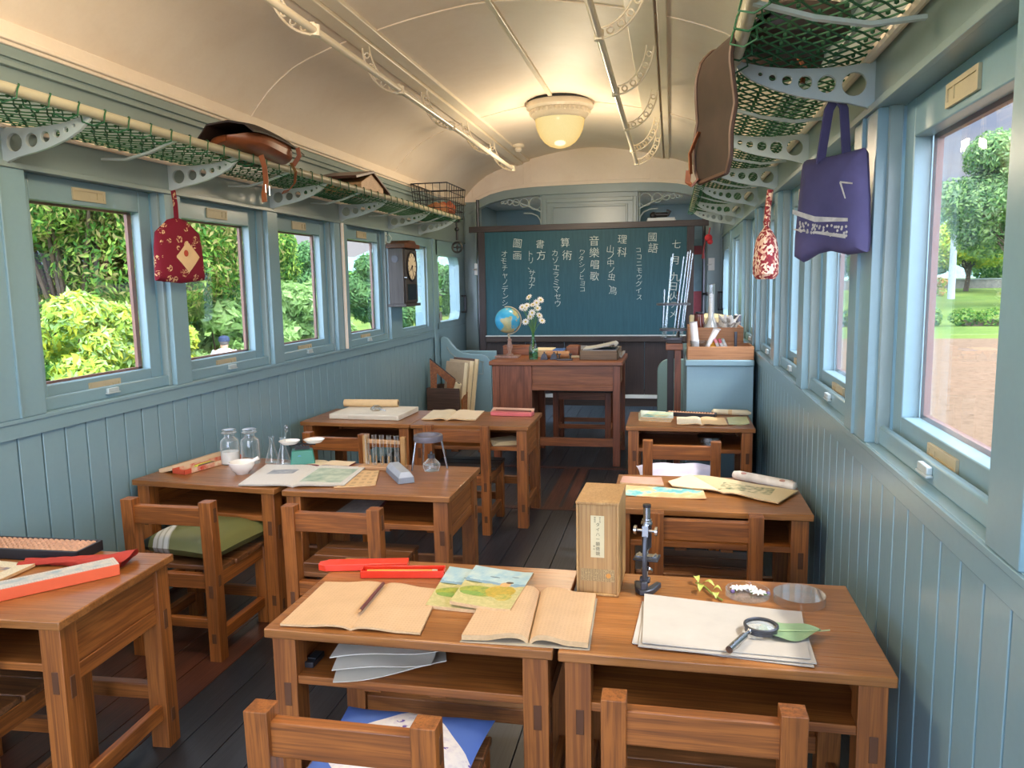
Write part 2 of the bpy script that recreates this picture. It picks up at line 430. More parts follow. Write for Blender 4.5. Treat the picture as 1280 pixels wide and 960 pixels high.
# floor: dark planks along the car, reddish ones below the left windows
fm = MB(); x = XL - .1
while x < XR + .1:
    m = 1 if x < -1.58 else 0
    fm.box(x, x + .1165, Y0, 4.30, -.04, 0, m); fm.box(x, x + .1165, 4.36, 5.30, -.04, 0, m if x < -1.5 else 0); fm.box(x, x + .1165, 5.36, YE, -.04, 0, 0)
    x += .119
fm.box(XL - .1, XR + .12, Y0, YE, -.12, -.042, 2)
M['floor'] = wood('floor_dark', 'y', '#2d3137', '#1b1d22', .36, 14, .5); M['floorred'] = wood('floor_red', 'y', '#5a3426', '#35201a', .34, 22, .6); M['floorgap'] = plain('floor_gap', '#8d7f6e', .8)
struct(fm.build('floor', [M['floor'], M['floorred'], M['floorgap']], bev=.0012))
hm = MB()
hm.box(XL + .55, .25, 4.303, 4.357, -.04, .002); hm.box(XL + .55, .25, 5.303, 5.357, -.04, .002); hm.box(-.61, -.55, 4.357, 5.303, -.039, .002); hm.box(-.72, -.63, 4.357, 5.303, -.039, .0012)
struct(hm.build('trim_8', M['floorred']))

# windows: stop board, sash with a brown glazing bead, pane, pull plates
def window(n, X, s, y0, y1):
    def rng(d0, d1): return sorted((X + s * d0, X + s * d1))
    f = MB(); gz0, gz1 = .966, 1.612; ga, gb = y0 + .075, y1 - .09
    def bx(mb, d0, d1, a, b, z0, z1, m=0): p, q = rng(d0, d1); mb.box(p, q, a, b, z0, z1, m)
    bx(f, .055, .095, y0 + .012, ga, SILL, HEAD); bx(f, .055, .095, gb, y1 - .02, SILL, HEAD)
    bx(f, .055, .095, ga, gb, SILL, gz0); bx(f, .055, .095, ga, gb, gz1, HEAD)
    r = struct(f.build('window_%d' % n, [M['blue']], bev=.003))
    b = MB()
    bx(b, .098, .112, ga - .004, ga + .02, gz0 - .01, gz1 + .01); bx(b, .098, .112, gb - .02, gb + .004, gz0 - .01, gz1 + .01)
    bx(b, .098, .112, ga, gb, gz0 - .012, gz0 + .008); bx(b, .098, .112, ga, gb, gz1 - .008, gz1 + .012)
    b.build('glazing_bead', M['brown_bead'], r)
    g = MB(); bx(g, .0895, .0925, ga - .003, gb + .003, gz0 - .003, gz1 + .003); g.build('pane', M['glass'], r)
    st = MB(); bx(st, .026, .046, y0 + .02, y1 - .004, SILL - .002, .93); st.build('stop_board', M['blue'], r, bev=.006)
    gd = MB()
    for a, c in ((y0, y0 + .012), (y1 - .018, y1)): bx(gd, .02, .05, a, c, SILL, HEAD)
    gd.build('guide_strip', M['bluegrey'], r, bev=.002)
    def plate(mb, d, ya, yb, za, zb, dip):
        w = .010
        bx(mb, d - .005, d + .0015, ya, yb, za, za + w); bx(mb, d - .005, d + .0015, ya, yb, zb - w, zb)
        bx(mb, d - .005, d + .0015, ya, ya + w, za + w, zb - w); bx(mb, d - .005, d + .0015, yb - w, yb, za + w, zb - w)
        bx(mb, d - .0045, d + .0015, yb - w * 4.4, yb - w * 3.6, za + w, zb - w)
        bx(mb, d - .002, d + .0015, ya + w, yb - w, za + w, zb - w)
    ym = (ga + gb) / 2
    p = MB(); plate(p, .053, ym - .085, ym + .085, 1.628, 1.674, .01); p.build('pull_plate', M['brassplate'], r)
    p = MB(); plate(p, .053, ym - .085, ym + .085, .918, .950, .01); p.build('pull_plate', M['brassplate'], r)
    c = MB(); bx(c, .012, .026, ym - .035, ym + .035, .900, .906); bx(c, .014, .026, ym - .03, ym + .03, .906, .922); c.build('catch', M['rackmetal'], r, bev=.002)
    return r
n = 1
for o in OPEN: window(n, XL, -1, *o); n += 1
for o in OPEN_R: window(n, XR, 1, *o); n += 1
for X, s in ((XL, -1), (XR, 1)):
    y0, y1, z0, z1 = FIX; f = MB()
    def bx(mb, d0, d1, a, b, e, h, m=0): p, q = sorted((X + s * d0, X + s * d1)); mb.box(p, q, a, b, e, h, m)
    for a, b, e, h in ((y0, y0 + .02, z0, z1), (y1 - .02, y1, z0, z1), (y0, y1, z0, z0 + .02), (y0, y1, z1 - .02, z1)): bx(f, .02, .05, a, b, e, h)
    r = struct(f.build('window_%d' % n, M['blue'], bev=.002)); g = MB(); bx(g, .03, .033, y0, y1, z0, z1); g.build('pane', M['glass'], r); n += 1
    f = MB(); y0, y1, z0, z1 = DOOR
    for a, b, e, h in ((y0 + .08, y1 - .08, z0 - .012, z0 + .006), (y0 + .08, y1 - .08, z1 - .006, z1 + .012), (y0 - .012, y0 + .006, z0 + .08, z1 - .08), (y1 - .006, y1 + .012, z0 + .08, z1 - .08)): bx(f, -.006, .03, a, b, e, h)
    r = struct(f.build('door_%d' % (1 if s < 0 else 2), M['blue'], bev=.003)); g = MB(); bx(g, .04, .043, y0, y1, z0, z1); g.build('pane', M['glass'], r)
    h = MB(); bx(h, -.05, -.03, 7.74, 7.76, 1.0, 1.18); bx(h, -.05, 0, 7.74, 7.76, 1.0, 1.015); bx(h, -.05, 0, 7.74, 7.76, 1.165, 1.18); h.build('handle', M['blackiron'], r)

# arched partition and cream gable
AP = [(0, 2.250), (.28, 2.249), (.5, 2.246), (.69, 2.238), (.85, 2.222), (1.0, 2.19), (1.11, 2.145), (1.2, 2.1), (1.30, 2.05)]
def arc(x, d=0):
    u = abs(x - XC)
    for (a, za), (b, zb) in zip(AP, AP[1:]):
        if u <= b: return za + (zb - za) * (u - a) / (b - a) - d
    return AP[-1][1] - d
xs = [XL + (XR - XL) * k / 36 for k in range(37)]
struct(MB().prism([(x, arc(x)) for x in xs] + [(x, zc(x) + .01) for x in xs[::-1]], 'xz', YP - .04, YP + .06).build('wall_end', M['cream']))
bead = MB()
def arcstrip(mb, x0, x1, fz, h, y0, y1, n=20, m=0):
    X_ = [x0 + (x1 - x0) * k / n for k in range(n + 1)]
    mb.prism([(x, fz(x)) for x in X_] + [(x, fz(x) + h) for x in X_[::-1]], 'xz', y0, y1, m)
for x0, x1 in ((-1.39, -.215), (-2.0, -1.47), (-.13, .38)):
    arcstrip(bead, x0, x1, lambda x: arc(x) + .035, .01, YP - .05, YP - .04); 
    for xx in (x0, x1): bead.box(xx - .005, xx + .005, YP - .05, YP - .04, arc(xx) + .035, zc(xx) - .0)
struct(bead.build('trim_9', M['cream']))
pm = MB()
arcstrip(pm, XL, XR, lambda x: arc(x, .085), .0855, YP - .055, YP + .05, 36)
pm.box(-1.285, -.325, YP - .03, YP + .03, 1.0, 2.2)
for a, b in ((-1.27, -1.235), (-.375, -.34)): pm.box(a, b, YP - .045, YP - .03, 1.0, 2.12)
pm.box(-1.235, -.375, YP - .045, YP - .03, 2.08, 2.12)
for a, b in ((-1.185, -1.165), (-.445, -.425)): pm.box(a, b, YP - .042, YP - .03, 1.0, 2.05)
pm.box(-1.165, -.445, YP - .042, YP - .03, 2.03, 2.05)
for a, b in ((XL, -1.93), (.30, XR)): pm.box(a, b, YP - .05, YP + .05, 0, 2.12)
pm.box(XL + .02, -1.965, YP - .07, YP - .05, 0, 2.0); pm.box(.335, XR - .02, YP - .07, YP - .05, 0, 2.0)
struct(pm.build('wall_partition', [M['bluegrey']], bev=.004))
for nm, xe, sg in (('trim_10', -1.285, -1), ('trim_11', -.325, 1)):      # ring fretwork beside the centre panel
    fr = MB(); x = xe; zt = arc(xe + sg * .1, .085); r = .066; k = 0
    zt = 2.15
    while k < 6:
        cx = x + sg * (r + .004); fr.ring((cx, YP, arc(cx, .085) - r - .006), r - .004, .006, 'y', 18, 5); x += sg * 2 * r; r *= .74; k += 1
    pts = [(xe + sg * t * .42, YP, 2.152 - .155 * (1 - t) ** 1.3) for t in [q / 10 for q in range(11)]]
    fr.tube(pts, .007, 6); fr.tube([(xe + sg * .012, YP, 2.16), (xe + sg * .012, YP, 1.86), ], .008, 6)
    fr.tube([(xe + sg * .012, YP, 1.86), (xe + sg * .02, YP, 1.92), (xe + sg * .05, YP, 1.965), (xe + sg * .11, YP, 1.99), (xe + sg * .19, YP, 1.995)], .007, 6)
    struct(fr.build(nm, M['rackmetal']))

# vestibule beyond
vm = MB()
vm.box(XL - .06, XL + .02, YP, 8.36, 0, 2.3); vm.box(XL - .06, XL + .02, 9.0, YE, 0, 2.3); vm.box(XL - .06, XL + .02, 8.36, 9.0, 0, .95); vm.box(XL - .06, XL + .02, 8.36, 9.0, 1.62, 2.3)
vm.box(XR - .02, XR + .06, YP, 8.36, 0, 2.3); vm.box(XR - .02, XR + .06, 9.0, YE, 0, 2.3); vm.box(XR - .02, XR + .06, 8.36, 9.0, 0, .95); vm.box(XR - .02, XR + .06, 8.36, 9.0, 1.62, 2.3)
vm.box(XL, XR, YE, YE + .08, 0, .95); vm.box(XL, XR, YE, YE + .08, 1.75, 2.3)
for a, b in ((XL, -1.75), (-1.05, -.55), (.15, XR)): vm.box(a, b, YE, YE + .08, .95, 1.75)
for a, b in ((-2.0, -1.3), (-.3, .4)):
    vm.box(a, b, YE - .015, YE, 1.82, 1.85); vm.box(a, b, YE - .015, YE, 1.0, 1.03)
struct(vm.build('wall_vestibule', M['blue'], bev=.003))
struct(MB().box(XL, XR, YP + .06, YE, 2.16, 2.2).build('ceiling_vestibule', M['whiteblue']))
for k, X in ((n, XL), (n + 1, XR)):
    struct(MB().box(X - .003, X + .003, 8.36, 9.0, .95, 1.62).build('window_%d' % k, M['glass']))
for k, (a, b) in ((n + 2, (-1.75, -1.05)), (n + 3, (-.55, .15))):
    struct(MB().box(a, b, YE + .03, YE + .035, .95, 1.75).build('window_%d' % k, M['glass']))  # unseen end-wall windows, added to let more light into the vestibule
# ------------------------------------------------------------------ student desks
DH = .5525
def tenon(mb, c, s, axis, m):
    """dark end grain of a through tenon on a leg face"""
    x, y, z = c; w, h = s
    if axis == 'y': mb.box(x - w / 2, x + w / 2, y - .0012, y + .0012, z - h / 2, z + h / 2, m)
    else: mb.box(x - .0012, x + .0012, y - w / 2, y + w / 2, z - h / 2, z + h / 2, m)
def make_desk(label):
    W, D = .644, .455
    t = thing('student_desk', label, 'desk', group=None)
    MB().box(-W / 2, W / 2, -D / 2, D / 2, DH - .022, DH).build('desk_top', M['topx'], t, bev=.003)
    lw = .054; x1 = W / 2 - .012; y1 = D / 2 - .014
    for sx in (-1, 1):
        for sy in (-1, 1):
            mb = MB(); xa, xb = sorted((sx * x1, sx * (x1 - lw))); ya, yb = sorted((sy * y1, sy * (y1 - lw)))
            mb.box(xa, xb, ya, yb, 0, DH - .022)
            for z, h in ((.395, .055), (.11, .04)):
                if sy < 0: tenon(mb, ((xa + xb) / 2 + .004, ya, z), (.017, h), 'y', 1)
                tenon(mb, (sx * x1, (ya + yb) / 2, z - .02), (.017, h), 'x', 1)
            mb.build('leg', [M['wz'], M['tenon']], t, bev=.0025)
    for sx in (-1, 1):
        xa, xb = sorted((sx * (x1 - .012), sx * (x1 - .034)))
        mb = MB().box(xa, xb, -y1 + lw, y1 - lw, .415, DH - .023); mb.box(xa - .002, xb + .002, -y1 + lw, y1 - lw, .372, .414)
        mb.build('side_panel', M['wy'], t, bev=.002)
        MB().box(xa, xb, -y1 + lw, y1 - lw, .085, .13).build('side_stretcher', M['wy'], t, bev=.003)
    MB().box(-x1 + lw - .004, x1 - lw + .004, y1 - .03, y1 - .012, .41, DH - .023).build('back_panel', M['wx'], t)
    sh = MB().box(-x1 + .02, x1 - .02, -y1 + .006, y1 - .012, .418, .438)
    for q in (-.09, .06): sh.box(q - .02, q + .02, -y1 + .03, y1 - .03, .40, .418)
    sh.build('book_shelf', M['wx'], t, bev=.002)
    MB().box(-x1 + lw, x1 - lw, y1 - .045, y1 - .017, .14, .185).build('back_stretcher', M['wx'], t, bev=.003)
    return t
DESKS = {}
d0 = make_desk('wooden student desk with red pencil case and picture books, left half of the nearest pair')
DESKS['A'] = d0; d0.location = (-.553, 1.7185, 0)
def desk(k, x, y, rz, label): DESKS[k] = dup(d0, (x, y, 0), RAD(rz), label)
desk('B', .102, 1.7165, 0, 'wooden student desk with microscope and magnifier, nearest the right wall')
desk('C1', -1.742, 2.842, -5, 'wooden student desk with glass bottles and mortar, against the left wall')
desk('C2', -1.082, 2.803, 0, 'wooden student desk with test tubes and tripod beside the aisle')
desk('D1', -1.688, 4.165, -1.5, 'wooden student desk with white drawing board against the left wall')
desk('D2', -1.045, 4.155, 0, 'wooden student desk with pink pencil case and open notebook beside the aisle')
desk('E', .128, 2.757, 0, 'wooden student desk with coloured map and dotted pencil roll by the right wall')
desk('F', .098, 4.222, 0, 'wooden student desk with small abacus in front of the blue cabinet')
desk('G', -1.690, 1.655, 3, 'wooden student desk with big abacus and orange box at the lower left edge')

# ------------------------------------------------------------------ chairs
def make_chair(label):
    W, D, H, SH = .345, .375, .575, .33
    t = thing('student_chair', label, 'chair')
    p = .044
    for s in (-1, 1):
        xa, xb = sorted((s * W / 2, s * (W / 2 - p)))
        mb = MB(); ya = -D / 2
        mb.prism([(ya, 0), (ya + .046, 0), (ya + .046, SH), (ya + .036, H), (ya - .008, H), (ya, SH)], 'yz', xa, xb)
        tenon(mb, ((xa + xb) / 2, ya, .255), (.016, .045), 'y', 1); tenon(mb, (s * W / 2, ya + .02, .525), (.016, .05), 'x', 1)
        tenon(mb, (s * W / 2, ya + .023, .29), (.016, .04), 'x', 1); tenon(mb, ((xa + xb) / 2, ya, .085), (.016, .035), 'y', 1)
        mb.build('back_leg', [M['chz'], M['tenon']], t, bev=.004)
        MB().box(xa, xb, D / 2 - .05, D / 2 - .006, 0, SH - .018).build('front_leg', M['chz'], t, bev=.003)
        MB().box(xa + .008, xb - .008, -D / 2 + .04, D / 2 - .045, .262, .312).build('seat_rail', M['chy'], t, bev=.002)
        MB().box(xa + .009, xb - .009, -D / 2 + .04, D / 2 - .045, .065, .105).build('side_stretcher', M['chy'], t, bev=.003)
    xi = W / 2 - p + .004
    MB().box(-xi, xi, -D / 2 + .004, -D / 2 + .03, .487, .553).build('back_rail', M['chx'], t, bev=.003)
    MB().box(-xi, xi, -D / 2 + .008, -D / 2 + .034, .262, .312).build('back_seat_rail', M['chx'], t, bev=.002)
    MB().box(-xi, xi, -D / 2 + .012, -D / 2 + .034, .115, .15).build('back_stretcher', M['chx'], t, bev=.003)
    MB().box(-xi, xi, D / 2 - .042, D / 2 - .018, .10, .14).build('front_stretcher', M['chx'], t, bev=.003)
    for k in range(4):
        y0 = -D / 2 + .048 + k * .0835
        if k == 0: MB().box(-W / 2 + .006, W / 2 - .006, y0, y0 + .08, SH - .017, SH).build('seat_slat', M['seatx'], t, bev=.003)
        else: MB().box(-W / 2 - .002, W / 2 + .002, y0, y0 + .08, SH - .017, SH).build('seat_slat', M['seatx'], t, bev=.003)
    return t
CHAIRS = {}
c0 = make_chair('wooden chair with blue cushion, nearest the camera left of centre'); c0.location = (-.545, 1.335, 0); CHAIRS['A'] = c0
def chair(k, x, y, rz, label): CHAIRS[k] = dup(c0, (x, y, 0), RAD(rz), label)
chair('B', .058, 1.475, 0, 'wooden chair at the microscope desk, cut off by the bottom edge of the photo')
chair('C1', -1.700, 2.505, 0, 'wooden chair with olive green cushion by the left wall')
chair('C2', -1.093, 2.505, 0, 'wooden chair with bare slatted seat behind the open magazine')
chair('D1', -1.615, 3.72, -3, 'wooden chair behind the green balance, its rail seen over the desk')
chair('D2', -1.078, 3.985, 0, 'wooden chair with dark empty slatted seat at the desk with the pink case')
chair('E', .112, 2.60, 0, 'wooden chair pushed under the desk with the map')
chair('F', .052, 3.72, 0, 'wooden chair with white cushion at the desk with the small abacus')
chair('G', -1.700, 1.545, 3, 'wooden chair with shiny seat under the lower left desk')

# cushions
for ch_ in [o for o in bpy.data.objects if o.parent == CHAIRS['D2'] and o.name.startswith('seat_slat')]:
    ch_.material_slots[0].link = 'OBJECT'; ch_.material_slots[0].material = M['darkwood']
def cushion(name, label, mats, loc, rz, sx, sy, sz, fold=.012, seed=1):
    rnd = random.Random(seed); a, b, c = [rnd.uniform(0, 6) for _ in range(3)]
    mb = MB(); N = 22
    def top(sg):
        def f(u, v):
            x = (u * 2 - 1); y = (v * 2 - 1)
            e = max(0, (1 - abs(x) ** 3.2)) ** .55 * max(0, (1 - abs(y) ** 3.2)) ** .55
            w = 1 - .07 * (1 - x * x) * y * y - .0
            return (x * sx * (1 - .07 * (1 - y * y)) , y * sy * (1 - .07 * (1 - x * x)), sz / 2 + sg * (sz / 2) * e + (fold * e * sin(7 * x + a) * sin(5 * y + b) * .35 if sg > 0 else 0))
        return f
    mb.grid(N, N, top(1)); mb.grid(N, N, lambda u, v: top(-1)(1 - u, v))
    o = mb.build(name, mats, None, loc, (0, 0, rz)); tag(o, label, 'cushion'); return o
t = NT('quilted_cushion'); tc = t.n('ShaderNodeTexCoord'); sp = t.n('ShaderNodeSeparateXYZ'); t.l(tc.outputs['Object'], sp.inputs[0])
dm = t.math('ADD', t.math('ABSOLUTE', t.math('SUBTRACT', sp.outputs[0], .01)), t.math('MULTIPLY', t.math('ABSOLUTE', t.math('SUBTRACT', sp.outputs[1], -.02)), .85))
inside = t.math('LESS_THAN', dm, .162); fl = t.noise(tc.outputs['Object'], 60, 2, .6); vo = t.n('ShaderNodeTexVoronoi'); vo.inputs['Scale'].default_value = 26; t.l(tc.outputs['Object'], vo.inputs[0])
flw = t.math('MULTIPLY', t.math('LESS_THAN', vo.outputs['Distance'], .32), t.math('GREATER_THAN', fl, .56))
wht = t.mix(t.ramp(fl, [(.45, (0, 0, 0, 1)), (.7, (.5, .5, .5, 1))]), lin('#dcd9d6'), lin('#b3abc2')); wht = t.mix(flw, wht, lin('#6a5aa0'))
t.bsdf(t.mix(inside, lin('#5270b8'), wht), .75, 0, .2); M['quilt'] = t.m
t = NT('olive_cloth'); tc = t.n('ShaderNodeTexCoord'); sp = t.n('ShaderNodeSeparateXYZ'); t.l(tc.outputs['Object'], sp.inputs[0])
q = t.math('ADD', sp.outputs[0], t.math('MULTIPLY', sp.outputs[1], .55))
band = t.math('MULTIPLY', t.math('LESS_THAN', q, -.125), t.math('GREATER_THAN', q, -.195)); fine = t.math('GREATER_THAN', t.math('SINE', t.math('MULTIPLY', q, 260)), -.55)
col = t.mix(t.math('MULTIPLY', band, t.math('ADD', t.math('MULTIPLY', fine, .5), .5)), lin('#6d6f42'), lin('#cfd0c8')); col = t.mix(t.math('LESS_THAN', q, -.215), col, lin('#23261c'))
t.bsdf(col, .55, 0, .3); M['olive'] = t.m
M['lilac'] = plain('white_lilac_cloth', '#d8d3e2', .8, var=.08)
cushion('seat_cushion', 'blue cushion with white floral diamond on the nearest chair', M['quilt'], (-.535, 1.375, .331), 0, .17, .165, .055, seed=2)
cushion('seat_cushion', 'olive green cushion with white striped corner on the chair by the left wall', M['olive'], (-1.690, 2.54, .331), RAD(-8), .18, .185, .10, seed=3)
cushion('seat_cushion', 'white and lilac cushion on the chair at the desk with the small abacus', M['lilac'], (.045, 3.745, .331), RAD(4), .20, .175, .075, seed=4)

# ------------------------------------------------------------------ teacher's desk and stool
TX0, TX1, TY0, TY1, TH = -1.268, -.322, 5.38, 6.02, .745
t = thing('teacher_desk', "reddish brown teacher's desk with side pedestal in front of the blackboard", 'desk', ((TX0 + TX1) / 2, (TY0 + TY1) / 2, 0))
hw, hd = (TX1 - TX0) / 2, (TY1 - TY0) / 2
MB().box(-hw, hw, -hd, hd, TH - .03, TH).build('desk_top', M['tdx'], t, bev=.004)
xi = hw - .018; yi = hd - .02
for x in (-xi, -xi + .235, xi - .052):
    for y in (-yi, yi - .052): MB().box(x, x + .052, y, y + .052, 0, TH - .03).build('leg', M['tdz'], t, bev=.003)
MB().box(-xi + .05, -xi + .237, -yi + .012, yi - .012, .10, TH - .031).build('pedestal', M['tdz'], t)
p = MB(); p.box(-xi + .286, xi - .05, -yi + .014, -yi + .034, .575, TH - .031); p.box(-xi + .286, xi - .05, -yi + .006, -yi + .03, .535, .578)
p.build('drawer_front', M['tdx'], t, bev=.003)
MB().box(xi - .04, xi - .018, -yi + .05, yi - .05, .55, TH - .031).build('side_panel', M['wy'], t)
MB().box(-xi + .286, xi - .05, -yi + .016, -yi + .04, .135, .195).build('foot_rail', M['tdx'], t, bev=.003)
MB().box(xi - .04, xi - .015, -yi + .05, yi - .05, .1, .15).build('side_stretcher', M['wy'], t, bev=.003)
MB().box(-xi + .286, xi - .05, yi - .035, yi - .02, .50, TH - .031).build('back_panel', M['tdx'], t)

t = thing('stool', "dark wooden stool tucked behind the teacher's desk", 'stool', (-.69, 6.28, 0))
s = MB(); s.box(-.25, .25, -.19, .19, .425, .455); s.build('seat', M['darkwood'], t, bev=.006)
for sx in (-1, 1):
    for sy in (-1, 1):
        s = MB(); xa, xb = sorted((sx * .23, sx * .185)); ya, yb = sorted((sy * .175, sy * .13)); s.box(xa, xb, ya, yb, 0, .425); s.build('leg', M['tdz'], t, bev=.003)
    s = MB(); xa, xb = sorted((sx * .22, sx * .195)); s.box(xa, xb, -.13, .13, .09, .13); s.build('stretcher', M['tdx'], t, bev=.002)
for y in (-.155, .155):
    MB().box(-.185, .185, y - .012, y + .012, .13, .165).build('stretcher', M['tdx'], t, bev=.002)
    MB().box(-.185, .185, y - .012, y + .012, .365, .425).build('apron', M['tdx'], t)

# ------------------------------------------------------------------ seat ends, cabinet
pts = [(-2.09, 0), (-2.09, .80), (-2.06, .815), (-2.02, .80), (-1.985, .75), (-1.94, .70), (-1.88, .665), (-1.80, .65), (-1.70, .648), (-1.655, .635), (-1.625, .60), (-1.615, .55), (-1.615, 0)]
t = thing('bench_end', 'blue painted seat end with a swooping top beside the crate', 'bench', (0, 6.95, 0))
MB().prism(pts, 'xz', -.02, .02).build('end_panel', M['blue'], t, bev=.008)
m = MB(); m.tube([(-2.03, -.022, .72), (-2.0, -.022, .665), (-1.93, -.022, .61), (-1.83, -.022, .585), (-1.68, -.022, .58)], .006, 5); m.tube([(-1.69, -.022, .58), (-1.69, -.022, .47)], .005, 5); m.box(-2.0, -1.69, -.026, -.02, .463, .473)
m.build('moulding', M['bluegrey'], t)
MB().box(-2.09, -1.62, .02, .28, .36, .42).build('seat', M['blue'], t, bev=.01); MB().box(-2.09, -1.62, .24, .28, .0, .66).build('seat_back', M['blue'], t, bev=.008)
rp = [(-.105, 0), (-.105, .56)] + [(-.105 + .10 - .10 * cos(a), .56 + .10 * sin(a)) for a in [pi / 2 * k / 8 for k in range(1, 9)]] + [(.13, .66), (.13, 0)]
t = thing('bench_end', 'green grey seat end with rounded corner below the blackboard', 'bench', (0, 6.45, 0))
MB().prism(rp, 'xz', -.02, .02).build('end_panel', paint('green_grey_paint', '#6f8a85', .35), t, bev=.006)
MB().box(.03, .06, -.03, -.02, .42, .55).build('latch_plate', M['rackmetal'], t); MB().box(-.09, .13, .02, .4, .36, .42).build('seat', M['blue'], t, bev=.01)

t = thing('cabinet', 'pale blue painted cabinet against the right wall below the wooden boxes', 'cabinet', (.283, 5.22, 0))
MB().box(-.19, .185, -.60, .62, 0, .80).build('body', M['blue'], t, bev=.004); MB().box(-.198, .187, -.615, .63, .80, .836).build('top', M['blue'], t, bev=.006)
t = thing('post_stand', 'narrow dark brown wooden stand beside the blue cabinet', 'stand', (.025, 5.05, 0))
m = MB(); m.box(-.045, -.004, -.05, .05, 0, .86); m.build('upright', M['darkwoodz'], t, bev=.003); m = MB(); m.box(.0, .04, -.05, .05, 0, .86); m.build('upright', M['tdz'], t, bev=.003)
MB().box(-.055, .05, -.06, .07, .86, .90).build('shelf', M['tdx'], t, bev=.003); MB().box(-.05, .046, -.05, .06, .90, .925).build('top', M['darkwood'], t, bev=.003)

# ------------------------------------------------------------------ blackboard
t = thing('blackboard', 'large dark blue green blackboard covered with chalk writing', 'blackboard', (0, 7.3, 0))
bt = NT('slate'); tc = bt.n('ShaderNodeTexCoord'); mp = bt.n('ShaderNodeMapping'); mp.inputs['Scale'].default_value = (9, 1, .8); bt.l(tc.outputs['Object'], mp.inputs[0])
nz = bt.noise(mp.outputs[0], 5, 5, .7); nb = bt.noise(tc.outputs['Object'], 1.6, 4, .6)
c = bt.mix(bt.ramp(nz, [(.35, (0, 0, 0, 1)), (.75, (.45, .45, .45, 1))]), lin('#1b4a58'), lin('#386876')); c = bt.mix(bt.ramp(nb, [(.4, (0, 0, 0, 1)), (.7, (.35, .35, .35, 1))]), c, lin('#2c5a66'))
bt.bsdf(c, .55, 0, .35)
MB().box(-1.735, .135, .0, .02, .80, 1.772).build('writing_surface', bt.m, t)
MB().box(-1.80, -1.735, -.012, .03, .0, 1.775).build('side_post', M['darkwoodz'], t, bev=.003); MB().box(.135, .20, -.012, .03, .0, 1.775).build('side_post', M['darkwoodz'], t, bev=.003)
MB().box(-1.885, .325, -.014, .032, 1.772, 1.828).build('top_rail', M['darkwood'], t, bev=.003)
MB().box(-1.735, .135, -.05, .03, .735, .79).build('chalk_ledge', M['darkwood'], t, bev=.004); MB().box(-1.735, .135, -.05, -.004, .79, .797).build('ledge_lip', M['whiteblue'], t)
m = MB(); x = -1.735
while x < .13: m.box(x, min(x + .37, .135), .004, .02, .24, .735); x += .375
m.build('lower_panel', M['darkwoodz'], t, bev=.002); MB().box(-1.735, .135, -.015, .02, .205, .235).build('bottom_strip', M['whiteblue'], t); MB().box(-1.735, .135, -.01, .02, .13, .203).build('bottom_rail', M['darkwood'], t)
MB().box(-.86, -.77, -.012, .004, .60, .70).build('paper_scrap', M['paper'], t)
cols = [('七月', 0.046, 1.61, 0.041, 1.467, 0.0795), ('九日', 0.028, 1.317, 0.024, 1.232, 0.08), ('(火', 0.0, 1.148, .022, 1.148, 0.072), ('アメ', 0.023, 1.066, 0.017, 0.983, 0.068), ('國語', -0.175, 1.68, -0.167, 1.58, 0.084), ('ココニモウグイス', -0.296, 1.569, -0.287, 1.14, 0.0548), ('理科', -0.448, 1.667, -0.441, 1.551, 0.084), ('山ノ中ノ虫、鳥', -0.55, 1.582, -0.529, 1.202, 0.068), ('音樂唱歌', -0.697, 1.659, -0.698, 1.337, 0.084), ('ワタシノヒヨコ', -0.816, 1.56, -0.81, 1.221, 0.056), ('算術', -0.964, 1.651, -0.95, 1.534, 0.082), ('カゾエラミマセウ', -1.063, 1.559, -1.045, 1.09, 0.0634), ('書方', -1.205, 1.643, -1.199, 1.54, 0.082), ('トリ、サカナ', -1.298, 1.557, -1.287, 1.259, 0.061), ('圖画', -1.426, 1.656, -1.42, 1.545, 0.082), ('オモチャノデンシャ', -1.551, 1.563, -1.545, 1.036, 0.0605)]
rnd = random.Random(4); chalk = plain('chalk', '#bcc8c6', .9, var=.3, vs=60)
for s, xa, za, xb, zb, size in cols:
    ch = []
    for k, g in enumerate(s):
        u = k / max(1, len(s) - 1)
        ch.append((g, rnd.uniform(-.006, .006) + (xb - xa) * u, za + (zb - za) * u, size * rnd.uniform(.98, 1.12) * 1.05, RAD(rnd.uniform(-9, 3)), -.0007 if size < .07 else -.0004))
    V, F = glyphs(ch)
    me = bpy.data.meshes.new('chalk_line'); me.from_pydata(V, [], F); me.materials.append(chalk)
    o = bpy.data.objects.new('chalk_line', me); COL.objects.link(o); o.parent = t; o.location = (xa, -.0012, 0)
